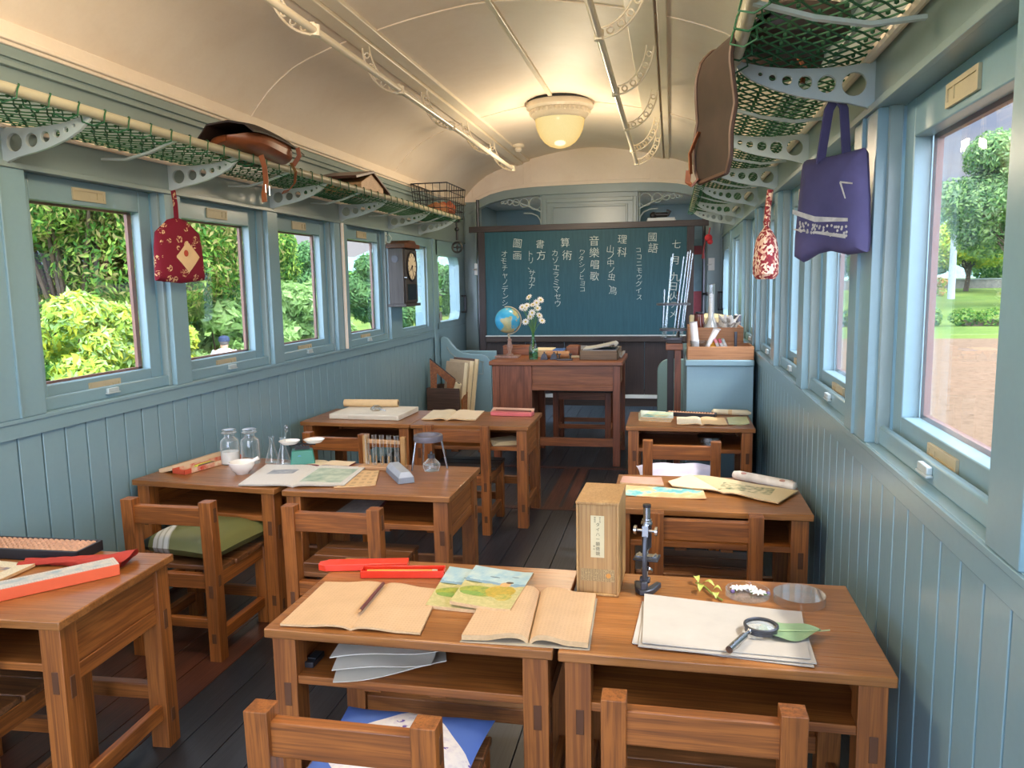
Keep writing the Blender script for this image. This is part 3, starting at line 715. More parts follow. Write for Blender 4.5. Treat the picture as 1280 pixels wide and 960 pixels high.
# ------------------------------------------------------------------ ceiling fittings
def ceiling_lamp(y, label):
    t = thing('ceiling_lamp', label, 'lamp', (XC, y, 2.6))
    m = MB(); m.lathe([(0, 0), (.252, 0), (.252, -.012), (.24, -.014)], 40); m.build('dark_rim', M['blackiron'], t)
    m = MB(); m.lathe([(.24, -.012), (.245, -.05), (.232, -.062), (.222, -.066), (.214, -.085), (.205, -.105), (.19, -.122), (.182, -.13)], 40)
    for k in range(40):
        a = 2 * pi * k / 40; m.ball((.216 * cos(a), .216 * sin(a), -.082), (.010, .010, .016), 6, 4)
    m.build('base_ring', M['ivory'], t)
    m = MB(); m.lathe([(.180, -.125), (.180, -.135), (.176, -.165), (.166, -.205), (.145, -.25), (.115, -.288), (.075, -.315), (.035, -.328), (0, -.332)], 40)
    g = NT('lamp_globe'); e = g.n('ShaderNodeEmission'); lw = g.n('ShaderNodeLayerWeight'); lw.inputs[0].default_value = .35
    g.l(g.ramp(lw.outputs['Facing'], [(.0, (1.0, .80, .36, 1)), (.9, (.95, .58, .17, 1))]), e.inputs[0]); e.inputs[1].default_value = LAMP_GLOW
    gs = g.n('ShaderNodeBsdfGlossy'); gs.inputs['Roughness'].default_value = .15; ad = g.n('ShaderNodeMixShader'); ad.inputs[0].default_value = .02
    g.l(e.outputs[0], ad.inputs[1]); g.l(gs.outputs[0], ad.inputs[2]); g.l(ad.outputs[0], g.out.inputs[0])
    m.build('glass_globe', g.m, t)
    return t
LAMP_GLOW = .62
ceiling_lamp(5.85, 'round cream ceiling lamp with glowing yellow glass globe')
ceiling_lamp(1.65, 'round ceiling lamp overhead, above the nearest desks')
tag(MB().prism([(-.855, 2.584), (-.825, 2.584), (-.825, 2.605), (-.855, 2.605)], 'xz', 1.9, 5.60).build('conduit', M['ivory'], bev=.004), 'thin cream cable conduit running along the ceiling to the lamp', 'conduit')
t = thing('ceiling_fixture', 'small round white ceiling fixture beside the left ceiling rail', 'fixture', (-1.36, 7.1, zc(-1.36)))
MB().lathe([(0, 0.02), (.055, 0), (.055, -.02), (.045, -.03), (0, -.032)], 20).build('base', M['ivory'], t); MB().lathe([(.03, -.03), (.034, -.05), (.02, -.066), (0, -.07)], 16).build('cap', M['ivory'], t)

def hand_rail(name, label, xt, sg, ys):
    t = thing(name, label, 'rail', (xt, 4.0, 2.25))
    MB().tube([(0, -3.2, 0), (0, 2.68, 0)], .015, 12).build('tube', M['ivory'], t)
    for y in ys:
        m = MB(); A = [pi / 2 * k / 12 for k in range(13)]; h = zc(xt + sg * .19) - 2.25 - .005
        o1 = [(sg * .19 * sin(a), y - 4, h * (1 - cos(a)) - .012) for a in A]; o2 = [(sg * (.155 * sin(a)), y - 4, .028 + (h - .02) * (1 - cos(a)) ) for a in A]
        m.tube(o1, .005, 6); m.tube(o2, .004, 6)
        for k in (2, 4, 6, 8, 10): m.ring(((o1[k][0] + o2[k][0]) / 2, y - 4, (o1[k][2] + o2[k][2]) / 2), .013, .004, 'y', 10, 5)
        m.tube([(0, y - 4, -.02), (0, y - 4, .02)], .02, 10)
        m.tube([(sg * .19, y - 4 - .03, h), (sg * .19, y - 4 + .03, h)], .008, 6)
        m.build('bracket', M['ivory'], t)
    return t
hand_rail('overhead_rail', 'cream overhead hand rail on ring brackets, left of the lamp', -1.32, -1, [1.9, 2.87, 3.82, 4.76, 5.72, 6.62])
hand_rail('overhead_rail', 'cream overhead hand rail on ring brackets, right of the lamp', -.285, 1, [2.2, 3.2, 4.15, 5.1, 5.95, 6.62])

# ------------------------------------------------------------------ luggage racks
def rack(label, X, sg, ys, y_a, y_b):
    t = thing('luggage_rack', label, 'rack', (X, 0, 1.72))
    px, pz = .333, .125
    MB().tube([(sg * px, y_a, pz), (sg * px, y_b, pz)], .0165, 12).build('pole', M['rackpole'], t)
    MB().tube([(sg * .016, y_a, .108), (sg * .016, y_b, .108)], .014, 10).build('wall_pole', M['cream'], t)
    def N(u, y):
        s = sin(pi * u); return (sg * (.016 + (px - .016) * u), y, .108 + (pz - .108) * u - .010 * s * (1 + .3 * sin(y * 3.1)))
    m = MB(); step = .062; span = .42
    y = y_a - span
    while y < y_b:
        for d in (1, -1):
            pts = []
            for k in range(11):
                u = k / 10; yy = y + (u if d > 0 else 1 - u) * span
                if y_a <= yy <= y_b: pts.append(N(u, yy + .006 * sin(k * 2.4)))
            if len(pts) > 1: m.tube(pts, .0026, 4)
        y += step
    # knots where the cords cross
    y = y_a
    while y < min(y_b, 4.6):
        for k in range(1, 7):
            u = k / 7; m.ball(N(u, y + (step / 2 if k % 2 else 0)), .0058, 5, 3)
        y += step
    # cord lashed round the pole in loops
    pts = []; y = y_a; k = 0
    while y < y_b:
        a = k * 2 * pi / 8
        r = .021 + (.018 if sin(a) < -.6 else 0)
        pts.append((sg * px + r * cos(a) * sg, y, pz + r * sin(a))); y += .014; k += 1
    m.tube(pts, .0026, 4)
    m.build('cord_net', M['net'], t)
    for y in ys:
        lo = [(.0, -.02), (.02, -.006), (.06, .006), (.12, .016), (.18, .030), (.24, .050), (.29, .075), (.325, .104)]
        hi = [(.333, .124), (.31, .116), (.26, .103), (.2, .094), (.13, .090), (.06, .092), (.02, .096), (.0, .104)]
        holes = [circ(.048, .049, .030), circ(.112, .053, .023), circ(.163, .060, .018), circ(.206, .068, .0135), circ(.241, .077, .010), circ(.270, .088, .007)]
        b = curve_mesh('bracket', [[(sg * x, z) for x, z in lo + hi]] + [[(sg * x, z) for x, z in h] for h in holes], .005, M['rackmetal'], t, (0, y, 0), (pi / 2, 0, 0), .0015)
        q = MB(); q.tube([(sg * x, y, z) for x, z in lo + [(.335, .112)]], .0075, 6); q.box(*sorted((0, sg * .007)), y - .022, y + .022, -.035, .108)
        q.tube([(sg * .005, y, -.015), (sg * .02, y, -.035), (sg * .045, y, -.04), (sg * .055, y, -.02)], .004, 6); q.ball((sg * .055, y, -.016), .007, 6, 4)
        q.build('wall_plate', M['rackmetal'], b)
    for y0, y1 in zip(ys, ys[1:]):
        y = (y0 + y1) / 2
        MB().strap([(sg * .02, y, .06), (sg * .12, y, .055), (sg * .22, y, .075), (sg * px, y, .112)], .016, .008).build('strut', M['rackmetal'], t)
    return t
rack('long luggage rack with green cord net above the left windows', XL, 1, [1.32, 2.20, 3.05, 3.91, 4.80, 5.70, 6.42], 1.0, 6.5)
rack('long luggage rack with green cord net above the right windows', XR, -1, [1.20, 2.13, 3.08, 3.92, 4.80, 5.70, 6.42], 1.0, 6.5)

# ------------------------------------------------------------------ things on and under the racks
t = thing('leather_satchel', 'brown leather satchel lying on the left luggage rack', 'satchel', (-1.80, 3.19, 1.887), RAD(4))
def sat(u, v):
    a = 2 * pi * v; y = -.20 + .48 * u; e = max(0, 1 - abs(2 * u - 1) ** 3.5) ** .5
    k = .018 * (1 - u); return (.13 * e * math.copysign(abs(cos(a)) ** .5, cos(a)), y, .0 + (.032 + .020 * u) * e * math.copysign(abs(sin(a)) ** .5, sin(a)) + .012 * cos(a) + k)
MB().grid(22, 20, sat).build('body', M['leather'], t)
m = MB()
fl = [(-.11, -.0), (-.06, .062), (.03, .074), (.10, .06), (.138, .03)]
m.slab(5, 12, lambda u, v: (fl[int(u * 4 + .5)][0], -.24 + .52 * v, fl[int(u * 4 + .5)][1] + .008 - .018 * abs(2 * v - 1) ** 3 + .016 * (1 - v)), .007)
m.build('flap', M['leatheredge'], t)
m = MB(); m.strap([(.10, -.10, -.04), (.115, -.105, -.09), (.12, -.11, -.15), (.115, -.125, -.2), (.118, -.13, -.235)], .022, .005); m.build('strap', M['leather'], t); m = MB(); m.strap([(.112, .18, -.03), (.125, .2, -.07), (.12, .19, -.12), (.115, .13, -.16), (.118, .06, -.175)], .018, .004); m.build('strap', M['leather'], t); m = MB(); m.strap([(.147, .18, .035), (.152, .185, 0), (.12, .19, -.04)], .02, .005)
m.build('strap', M['leather'], t)
m = MB(); m.tube([(.123, -.125, -.165), (.123, -.09, -.165), (.123, -.09, -.205), (.123, -.125, -.205)], .003, 6, closed=True); m.build('buckle', M['steel'], t)

t = thing('wooden_box', 'wooden box with dark sloping lid on the left luggage rack', 'box', (-1.88, 4.55, 1.84))
MB().prism([(-.20, 0), (.16, 0), (.16, .05), (-.03, .115), (-.2, .05)], 'yz', -.11, .12).build('body', M['palewoodx'], t, bev=.003)
MB().prism([(-.30, .06), (-.03, .118), (.24, .02), (.245, .03), (-.03, .134), (-.305, .075)], 'yz', -.125, .135).build('lid', plain('dark_red_wood', '#4a2a20', .4), t, bev=.002)

t = thing('wire_basket', 'black wire basket at the far end of the left luggage rack', 'basket', (-1.90, 6.38, 1.845))
m = MB(); bx0, bx1, by0, by1, H = -.15, .15, -.27, .29, .25
for z in (0, .06, .12, .19, H):
    s = .88 + .12 * z / H; m.tube([(bx0 * s, by0 * s, z), (bx1 * s, by0 * s, z), (bx1 * s, by1 * s, z), (bx0 * s, by1 * s, z)], .0035 if z < H else .005, 5, closed=True)
for k in range(9):
    f = k / 8
    for x in (bx0, bx1): y = by0 + (by1 - by0) * f; m.tube([(x * .88, y * .88, 0), (x, y, H)], .0028, 4)
    y = by0 + (by1 - by0) * f; m.tube([(bx0 * .88, y * .88, 0), (bx1 * .88, y * .88, 0)], .0025, 4)
for k in range(6):
    x = bx0 + (bx1 - bx0) * k / 5
    for y in (by0, by1): m.tube([(x * .88, y * .88, 0), (x, y, H)], .0028, 4)
m.build('wire_frame', M['blackiron'], t)
def crumple(name, label, cat, loc, r, mt, seed, grp=None):
    rnd = random.Random(seed); m = MB(); m.ball((0, 0, r[2]), r, 12, 8)
    m.v = [(x * (1 + rnd.uniform(-.16, .16)), y * (1 + rnd.uniform(-.16, .16)), max(0, z * (1 + rnd.uniform(-.14, .14)))) for x, y, z in m.v]
    return tag(m.build(name, mt, None, loc), label, cat, grp)
M['kraft'] = plain('kraft_paper', '#9c6a48', .7, var=.25, vs=18)
crumple('paper_parcel', 'crumpled brown paper parcel, nearer one inside the wire basket', 'parcel', (-1.87, 6.25, 1.851), (.09, .10, .05), M['kraft'], 3)
crumple('paper_parcel', 'crumpled reddish paper parcel, farther one inside the wire basket', 'parcel', (-1.86, 6.46, 1.851), (.08, .09, .065), plain('red_kraft', '#a3573a', .7, var=.25), 5)

t = thing('signal_valve', 'black round valve hanging below the end of the left rack', 'valve', (-1.77, 6.44, 1.60))
m = MB(); m.tube([(0, 0, .22), (0, 0, .06)], .009, 8); m.ball((0, 0, .15), .02, 10, 6); m.tube([(-.03, 0, .22), (.03, 0, .22)], .014, 8); m.build('stem', M['blackiron'], t)
m = MB(); m.ring((0, 0, 0), .042, .009, 'y', 18, 6); m.tube([(-.04, 0, 0), (.04, 0, 0)], .005, 6); m.tube([(0, 0, -.04), (0, 0, .04)], .005, 6); m.ball((0, 0, 0), .014, 8, 6); m.build('wheel', M['blackiron'], t)

# old school bag on the right rack, its long flap hanging over the pole
t = thing('school_bag', 'dark leather school bag on the right rack with long flap hanging down', 'bag', (.215, 2.06, 1.80), RAD(18))
m = MB()
def bagb(u, v):
    a = 2 * pi * v; e = max(0, 1 - abs(2 * u - 1) ** 5) ** .5
    return (.07 + .115 * e * math.copysign(abs(cos(a)) ** .5, cos(a)), -.12 + .25 * u, .095 + .045 * e * math.copysign(abs(sin(a)) ** .5, sin(a)))
m.grid(14, 24, bagb); m.build('body', M['darkleather'], t)
path = [(-.0, .118), (-.045, .102), (-.068, .078), (-.095, .070), (-.118, .045), (-.128, .0), (-.124, -.05), (-.118, -.10), (-.128, -.16), (-.126, -.21), (-.124, -.255)]
m = MB()
def flap(u, v):
    q = u * (len(path) - 1); i = min(int(q), len(path) - 2); f = q - i
    x = path[i][0] + (path[i + 1][0] - path[i][0]) * f; z = path[i][1] + (path[i + 1][1] - path[i][1]) * f
    w = .118 - .012 * sin(pi * min(1, u * 1.1)) - (.02 * max(0, (u - .93) / .07)); return (x + .01 * sin(7 * u) * (v - .5), (v * 2 - 1) * w, z)
A = [[flap(i / 27, j / 8) for i in range(28)] for j in range(9)]
vs = [p for r in A for p in r] + [(p[0] + (.0 if i < 6 else .007), p[1], p[2] - (.007 if i < 6 else 0)) for r in A for i, p in enumerate(r)]
n_ = 28; fs = [(j * n_ + i, j * n_ + i + 1, (j + 1) * n_ + i + 1, (j + 1) * n_ + i) for j in range(8) for i in range(27)]
N_ = 28 * 9; fs2 = [tuple(N_ + k for k in f)[::-1] for f in fs]
ed = [(j * n_ + 27, N_ + j * n_ + 27, N_ + (j + 1) * n_ + 27, (j + 1) * n_ + 27) for j in range(8)] + [(i, i + 1, N_ + i + 1, N_ + i) for i in range(27)] + [(8 * n_ + i + 1, 8 * n_ + i, N_ + 8 * n_ + i, N_ + 8 * n_ + i + 1) for i in range(27)]
m.add(vs, fs + fs2); m.add(vs, ed, 1); m.build('flap', [M['darkleather'], M['darkleather']], t)
m = MB(); m.tube([A[0][i] for i in range(6, 28)], .006, 6); m.tube([A[8][i] for i in range(6, 28)], .006, 6); m.tube([A[j][27] for j in range(9)], .006, 6); m.build('piping', plain('piping_leather', '#4f382c', .55), t)
m = MB(); m.strap([(-.126, .09, -.245), (-.14, .1, -.262), (-.147, .115, -.25), (-.143, .12, -.22)], .014, .004); m.build('strap', M['leather'], t)
m = MB(); m.strap([(-.131, .08, -.13), (-.145, .105, -.18), (-.14, .112, -.23)], .01, .003); m.build('strap', M['leather'], t)
t = thing('cloth_bundle', 'dark folded bundle lying in the right rack net behind the school bag', 'bundle', (.30, 2.45, 1.868))
m = MB(); m.ball((0, 0, .045), (.12, .16, .045), 14, 8); m.build('body', plain('dark_cloth', '#3c2e2a', .8), t); MB().strap([(.02, -.155, .03), (.04, -.19, -.02), (.035, -.195, -.06)], .012, .004).build('strap', M['leather'], t)

# hanging cloth bags
def hook_loop(m, p, q, w=.014): m.strap([p, ((p[0] + q[0]) / 2, (p[1] + q[1]) / 2 - .004, (p[2] + q[2]) / 2), q], w, .004)
def flatbag(name, label, mats, loc, rz, outline, depth, strap_to, seed=0, extra=None):
    """padded cloth bag standing in its own yz plane, facing +x"""
    t = thing(name, label, 'bag', loc, rz)
    n = len(outline); cy = sum(p[0] for p in outline) / n; cz = sum(p[1] for p in outline) / n
    m = MB(); rings = [(1, 0), (.96, .35), (.85, .68), (.6, .9), (.3, 1.0)]
    for sg in (1, -1):
        vs = []; fs = []
        for s, d in rings: vs += [(sg * depth * d, cy + (y - cy) * s, cz + (z - cz) * s) for y, z in outline]
        vs.append((sg * depth * 1.0, cy, cz))
        for r in range(len(rings) - 1):
            for i in range(n):
                j = (i + 1) % n; f = (r * n + i, r * n + j, (r + 1) * n + j, (r + 1) * n + i); fs.append(f if sg > 0 else f[::-1])
        for i in range(n):
            f = ((len(rings) - 1) * n + i, (len(rings) - 1) * n + (i + 1) % n, len(vs) - 1); fs.append(f if sg > 0 else f[::-1])
        m.add(vs, fs)
    m.build('body', mats, t); return t
t = NT('red_print'); tc = t.n('ShaderNodeTexCoord'); vo = t.n('ShaderNodeTexVoronoi'); vo.inputs['Scale'].default_value = 22; t.l(tc.outputs['Object'], vo.inputs[0])
nz = t.noise(tc.outputs['Object'], 120, 2, .6)
k = t.math('MULTIPLY', t.math('LESS_THAN', vo.outputs['Distance'], .34), t.math('GREATER_THAN', nz, .52)); t.bsdf(t.mix(k, lin('#7a1f30'), lin('#d8b184')), .8, 0, .2); M['redprint'] = t.m
o = flatbag('cloth_bag', 'dark red cloth bag with a cream diamond patch hanging at the left windows', M['redprint'], (-2.035, 2.985, 1.32), RAD(-14), [(-.128, .012), (.0, 0), (.125, .012), (.128, .03), (.122, .15), (.112, .212), (.05, .262), (0, .275), (-.05, .262), (-.112, .212), (-.122, .15), (-.128, .03)], .028, None)
m = MB(); m.strap([(.0, 0, .27), (.0, .0, .33), (-.008, .0, .385)], .022, .006); m.build('strap', M['redprint'], o)
m = MB(); m.slab(6, 6, lambda u, v: (.0, 0, 0), .001); m = MB()
dia = lambda u, v: (.0335 - .012 * ((u - .5) ** 2 + (v - .5) ** 2), .022 + (u - v) * .062, .110 + (u + v - 1) * .066)
A = [dia(i / 5, j / 5) for j in range(6) for i in range(6)]
m.grid(6, 6, dia); m.build('diamond_patch', plain('cream_patch', '#d9b889', .8), o); MB().ball((.034, .008, .125), (.002, .012, .014), 8, 6).build('patch_motif', plain('red_motif', '#a8452e', .8), o)
tot = [(-.128, .012), (-.10, 0), (-.05, .02), (0, .026), (.06, .014), (.122, .018), (.124, .05), (.118, .15), (.106, .262), (.10, .27), (.0, .266), (-.10, .27), (-.106, .262), (-.118, .15), (-.128, .05)]
M['purple'] = plain('purple_cloth', '#544f78', .8, var=.2, vs=6)
o = flatbag('tote_bag', 'purple tote bag with a white dragon like print hanging at the right windows', M['purple'], (.405, 2.17, 1.34), RAD(212), tot, .035, None)
o['label'] = 'purple tote bag with a white embroidered band hanging at the right windows'
m = MB(); m.strap([(.014, -.035, .25), (.012, -.012, .38), (.0, .0, .41)], .026, .005); m.strap([(-.012, .03, .25), (-.01, .016, .38), (0, .004, .41)], .026, .005); m.build('handle', M['purple'], o)
m = MB(); M['embroid'] = plain('white_embroidery', '#cfc9c2', .8, var=.2, vs=40)
def patch(mb, pts, d=.0385):
    n = len(pts); mb.add([(d - .5 * ((y) ** 2 ), y, z) for y, z in pts], [tuple(range(n))])
for (y0, z0, y1, z1, w0, w1) in ((-.112, .135, -.02, .108, .012, .014), (-.02, .108, .09, .098, .014, .008), (-.105, .088, .085, .058, .004, .010)):
    patch(m, [(y0, z0 - w0 / 2), (y1, z1 - w1 / 2), (y1, z1 + w1 / 2), (y0, z0 + w0 / 2)])
rnd = random.Random(5)
for k in range(60):
    y = -.08 + .17 * rnd.random(); z = .106 - .024 * (y + .08) / .17 - .026 * rnd.random(); r = .004; patch(m, [(y + r * cos(a), z + r * sin(a)) for a in (0, 1.25, 2.5, 3.77, 5.0)])
patch(m, [(.06, .19), (.066, .19), (.082, .15), (.078, .15)]); patch(m, [(.06, .19), (.1, .182), (.1, .186), (.062, .194)])
m.build('embroidery', M['embroid'], o)
t = NT('floral'); tc = t.n('ShaderNodeTexCoord'); vo = t.n('ShaderNodeTexVoronoi'); vo.inputs['Scale'].default_value = 105; t.l(tc.outputs['Object'], vo.inputs[0]); sc = t.n('ShaderNodeSeparateColor'); t.l(vo.outputs['Color'], sc.inputs[0])
t.bsdf(t.ramp(sc.outputs[0], [(0, lin('#7c2030')), (.45, lin('#9c3a3c')), (.55, lin('#d9a58c')), (.9, lin('#f0d9c0'))]), .7, 0, .3); M['floral'] = t.m
t = thing('drawstring_bag', 'red floral drawstring bag hanging at the far right windows', 'bag', (.348, 3.10, 1.295))
m = MB(); m.lathe([(0, .004), (.045, 0), (.062, .02), (.063, .06), (.058, .11), (.05, .145), (.03, .175), (.014, .19), (.012, .2), (.018, .215)], 18); m.v = [(x * .75, y * 1.25, z) for x, y, z in m.v]; m.build('body', M['floral'], t)
m = MB(); m.tube([(0, 0, .2), (.004, .004, .27), (.01, 0, .33)], .012, 8); m.build('strap', M['floral'], t)
t = thing('tassel_charm', 'small red charm with tassel hanging right of the blackboard', 'charm', (.285, 6.42, 1.60))
m = MB(); m.ball((0, 0, .02), (.03, .02, .03), 10, 6); m.ball((.012, 0, -.01), (.022, .018, .022), 8, 6); m.tube([(0, 0, .04), (.01, 0, .1)], .005, 6); m.build('knot', plain('red_cord', '#a3202a', .7), t)
m = MB(); m.tube([(-.02, 0, .01), (-.035, 0, -.05), (-.038, 0, -.1)], .006, 6); m.tube([(-.038, 0, -.1), (-.04, 0, -.14)], [.008, .014], 8); m.build('tassel', plain('dark_red_cord', '#701820', .7), t)

# wall clock between the last two windows on the left
t = thing('wall_clock', 'old black wooden wall clock with round white dial between the left windows', 'clock', (XL, 5.80, 1.13))
M['clockwood'] = wood('clock_wood', 'z', '#4a4644', '#2a2626', .5, 20, .4)
m = MB(); m.box(.006, .125, -.155, .155, .02, .44); m.build('case', M['clockwood'], t, bev=.004)
m = MB(); m.box(.0, .145, -.175, .175, .0, .022); m.build('plinth', M['clockwood'], t, bev=.003); m = MB(); m.prism([(-.18, .44), (.18, .44), (.18, .475), (.10, .475), (.06, .50), (-.06, .50), (-.10, .475), (-.18, .475)], 'yz', .0, .15); m.build('cornice', wood('clock_top', 'y', '#6a4026', '#3d2314', .4), t, bev=.004)
m = MB(); m.box(.125, .135, -.14, .14, .03, .43); m.build('door', M['clockwood'], t, bev=.003)
m = MB(); m.tube([(.135, 0, .305), (.140, 0, .305)], .105, n=36); m.build('dial', plain('dial', '#d8cdb2', .5), t)
m = MB(); m.ring((.14, 0, .305), .108, .008, 'x', 36, 6); m.build('dial_ring', M['blackiron'], t)
m = MB()
for k in range(12):
    a = 2 * pi * k / 12; m.at((.1405, .085 * sin(a), .305 + .085 * cos(a)), (-a, 0, 0)); m.box(-.0005, .001, -.003, .003, -.012, .012)
m.at(); m.build('hour_marks', M['blackiron'], t)
m = MB()
for a, l, w in ((RAD(232), .05, .005), (RAD(160), .075, .0035)):
    m.at((.143, 0, .305), (-a, 0, 0)); m.box(-.0005, .001, -w, w, -.01, l)
m.at(); m.ball((.144, 0, .305), .007, 8, 5); m.build('hands', M['blackiron'], t)
m = MB(); m.at(); m.box(.135, .138, -.1, .1, .05, .17); m.build('lower_panel', plain('clock_panel', '#1d1a1a', .15), t); m = MB(); m.tube([(.06, -.158, .36), (.06, -.154, .36)], .028, n=20); m.build('side_port', M['darksteel'], t)
MB().tube([(.13, -.145, .22), (.15, -.145, .22)], .008, n=10).build('latch', M['steel'], t)
t = thing('clock_bracket', 'pale metal hook bracket above the wall clock', 'bracket', (XL, 5.62, 1.66))
MB().tube([(.004, 0, .0), (.03, 0, .01), (.05, 0, -.02), (.03, 0, -.05), (.004, 0, -.04)], .005, 6).build('hook', M['rackmetal'], t); MB().box(0, .006, -.02, .02, -.06, .03).build('wall_plate', M['rackmetal'], t)

# ivory pipe at the joint of the left wall, vestibule hardware
tag(MB().tube([(0, 0, 0), (0, 0, HEAD - SILL - .004)], .011, 10).build('ivory_pipe', M['cream'], None, (XL + .014, 4.80, SILL + .002)), 'thin ivory vertical pipe on the wide post of the left wall', 'pipe')
for X, lab in ((-1.90, 'vertical dark grab pole beside the left passenger door'), (.30, 'vertical dark grab pole beside the right passenger door')):
    t = thing('grab_pole', lab, 'pole', (X, 7.72, 0)); MB().tube([(0, 0, 0), (0, 0, 2.12)], .016, 10).build('pole', M['darksteel'], t)
    m = MB(); m.tube([(-.0, -.01, 1.16), (.03, -.05, 1.16)], .012, 8); m.ball((.035, -.055, 1.16), .02, 8, 6); m.build('knob', M['blackiron'], t)
for X, Y, lab in ((-1.955, 7.86, 'small white switch box left of the blackboard'), (.38, 7.86, 'small white switch box right of the blackboard')):
    t = thing('switch_box', lab, 'switch', (X, Y, 1.38)); MB().box(-.03, .03, -.0, .02, 0, .12).build('body', M['whitechina'], t, bev=.004); MB().tube([(0, 0, .06), (-.035, -.03, .055)], .008, 8).build('lever', M['whitechina'], t)
t = thing('door_closer', 'black door closer on a pale bracket above the blackboard', 'door closer', (-.10, 7.75, 1.86))
MB().box(-.13, .13, 0, .10, -.04, .03).build('bracket', M['whiteblue'], t, bev=.003)
m = MB(); m.tube([(-.06, .04, .06), (.06, .04, .06)], .022, 10); m.ball((-.075, .04, .055), .035, 10, 6); m.tube([(.06, .04, .05), (.085, .04, .09), (.05, .04, .10)], .012, 6); m.build('cylinder', M['blackiron'], t)
MB().box(-.14, .14, .1, .15, -.06, .02).build('shelf', M['whiteblue'], t)
t = thing('notice_board', 'tall pinkish red notice panel in the vestibule right of the blackboard', 'panel', (.33, 9.34, .86))
MB().box(-.12, .14, 0, .02, 0, .82).build('board', plain('red_panel', '#b3535c', .6), t, bev=.004); m = MB(); m.box(-.09, .05, -.004, .002, .30, .72); m.build('sheet', plain('grey_sheet', '#7d9aa6', .6), t)
# ------------------------------------------------------------------ things on the desks
Z0 = DH + .0006
def frame_of(q):
    """q: tl, tr, br, bl in world xy -> centre, angle, local corners"""
    P = [Vector((p[0], p[1])) for p in q]; c = sum(P, Vector((0, 0))) / 4
    ax = ((P[1] - P[0]) + (P[2] - P[3])); ang = math.atan2(ax.y, ax.x); R = Matrix.Rotation(-ang, 2)
    return c, ang, [R @ (p - c) for p in P]
def bil(q, u, v):        # v=0 bottom, 1 top
    b = q[3] * (1 - u) + q[2] * u; t = q[0] * (1 - u) + q[1] * u; return b * (1 - v) + t * v
def quadslab(name, label, cat, q, z, th, mats, curl=0, group=None, side=None, nu=8, nv=8, wav=0, seed=0):
    c, ang, L = frame_of(q); rnd = random.Random(seed); a, b = rnd.uniform(0, 6), rnd.uniform(0, 6)
    m = MB()
    def f(u, v):
        p = bil(L, u, v); return (p.x, p.y, th + curl * max(0, (2 * abs(u - .5)) ** 4) * (1 if u > .5 else .3) + wav * (sin(5 * u + a) * sin(4 * v + b) + 1))
    m.slab(nu, nv, f, th, 0, side)
    return tag(m.build(name, mats, None, (c.x, c.y, z), (0, 0, ang)), label, cat, group)
def openbook(name, label, qL, qR, z, th, mat_l, mat_r, edge, hump=.006, cover=None, lift=0):
    allq = [qL[0], qR[1], qR[2], qL[3]]; c, ang, _ = frame_of(allq); R = Matrix.Rotation(-ang, 2)
    t = thing(name, label, 'notebook', (c.x, c.y, z), ang)
    for nm, q, mt, sgn in (('left_page', qL, mat_l, -1), ('right_page', qR, mat_r, 1)):
        L = [R @ (Vector(p) - c) for p in q]; m = MB()
        def f(u, v):
            p = bil(L, u, v); s = (1 - u) if sgn < 0 else u        # s = 0 at the spine
            return (p.x, p.y, th * (1 - .55 * max(0, 1 - s * 12)) + hump * sin(pi * min(1, s * 1.6)) * (1 - s) + lift * max(0, s - .7) * (1 - v))
        m.slab(18, 6, f, th * .8, 0, 1)
        cpt = sum(L, Vector((0, 0))) / 4
        m.v = [(x - cpt.x, y - cpt.y, zz) for x, y, zz in m.v]
        m.build(nm, [mt, edge], t, (cpt.x, cpt.y, .0008))
    if cover:
        L = [R @ (Vector(p) - c) for p in allq]; m = MB(); m.slab(4, 4, lambda u, v: (*(bil(L, u, v) * 1.025), .0008), .0008); m.build('cover', cover, t)
    return t
def picmat(name, paper, rect, c1, c2, scale=40, ink='#555555', cw=.006, ch=.009, amount=.35):
    t = NT(name); tc = t.n('ShaderNodeTexCoord'); sp = t.n('ShaderNodeSeparateXYZ'); t.l(tc.outputs['Object'], sp.inputs[0]); X, Y = sp.outputs[0], sp.outputs[1]
    def rng(o, a, b): return t.math('MULTIPLY', t.math('GREATER_THAN', o, a), t.math('LESS_THAN', o, b))
    r = t.math('MULTIPLY', rng(X, rect[0], rect[1]), rng(Y, rect[2], rect[3]))
    n = t.noise(tc.outputs['Object'], scale, 5, .65); pic = t.ramp(n, [(.35, lin(c1)), (.62, lin(c2))])
    fx = t.math('FRACT', t.math('DIVIDE', X, cw)); fy = t.math('FRACT', t.math('DIVIDE', Y, ch)); n2 = t.noise(tc.outputs['Object'], 400, 2, .6)
    tx = t.math('MULTIPLY', t.math('MULTIPLY', t.math('GREATER_THAN', fx, .35), t.math('LESS_THAN', fy, .85)), t.math('GREATER_THAN', n2, .5)); tx = t.math('MULTIPLY', tx, amount)
    t.bsdf(t.mix(r, t.mix(tx, lin(paper), lin(ink)), pic), .6, 0, .3); return t.m
M['writ'] = written('written_page', '#cfae88', '#6d5b48', .0085, .0085, .47, amount=.13)
M['writ2'] = written('written_page_b', '#d1b18c', '#6d5b48', .0078, .0105, .45, amount=.13)
M['writpale'] = written('written_pale', '#e2d3b2', '#8a7a66', .009, .02, .5)
M['blankpage'] = plain('blank_page', '#e6d2b0', .8, spec=.2, var=.05)
M['pageedge'] = plain('page_edge', '#cfae82', .8, spec=.2, var=.12, vs=80)

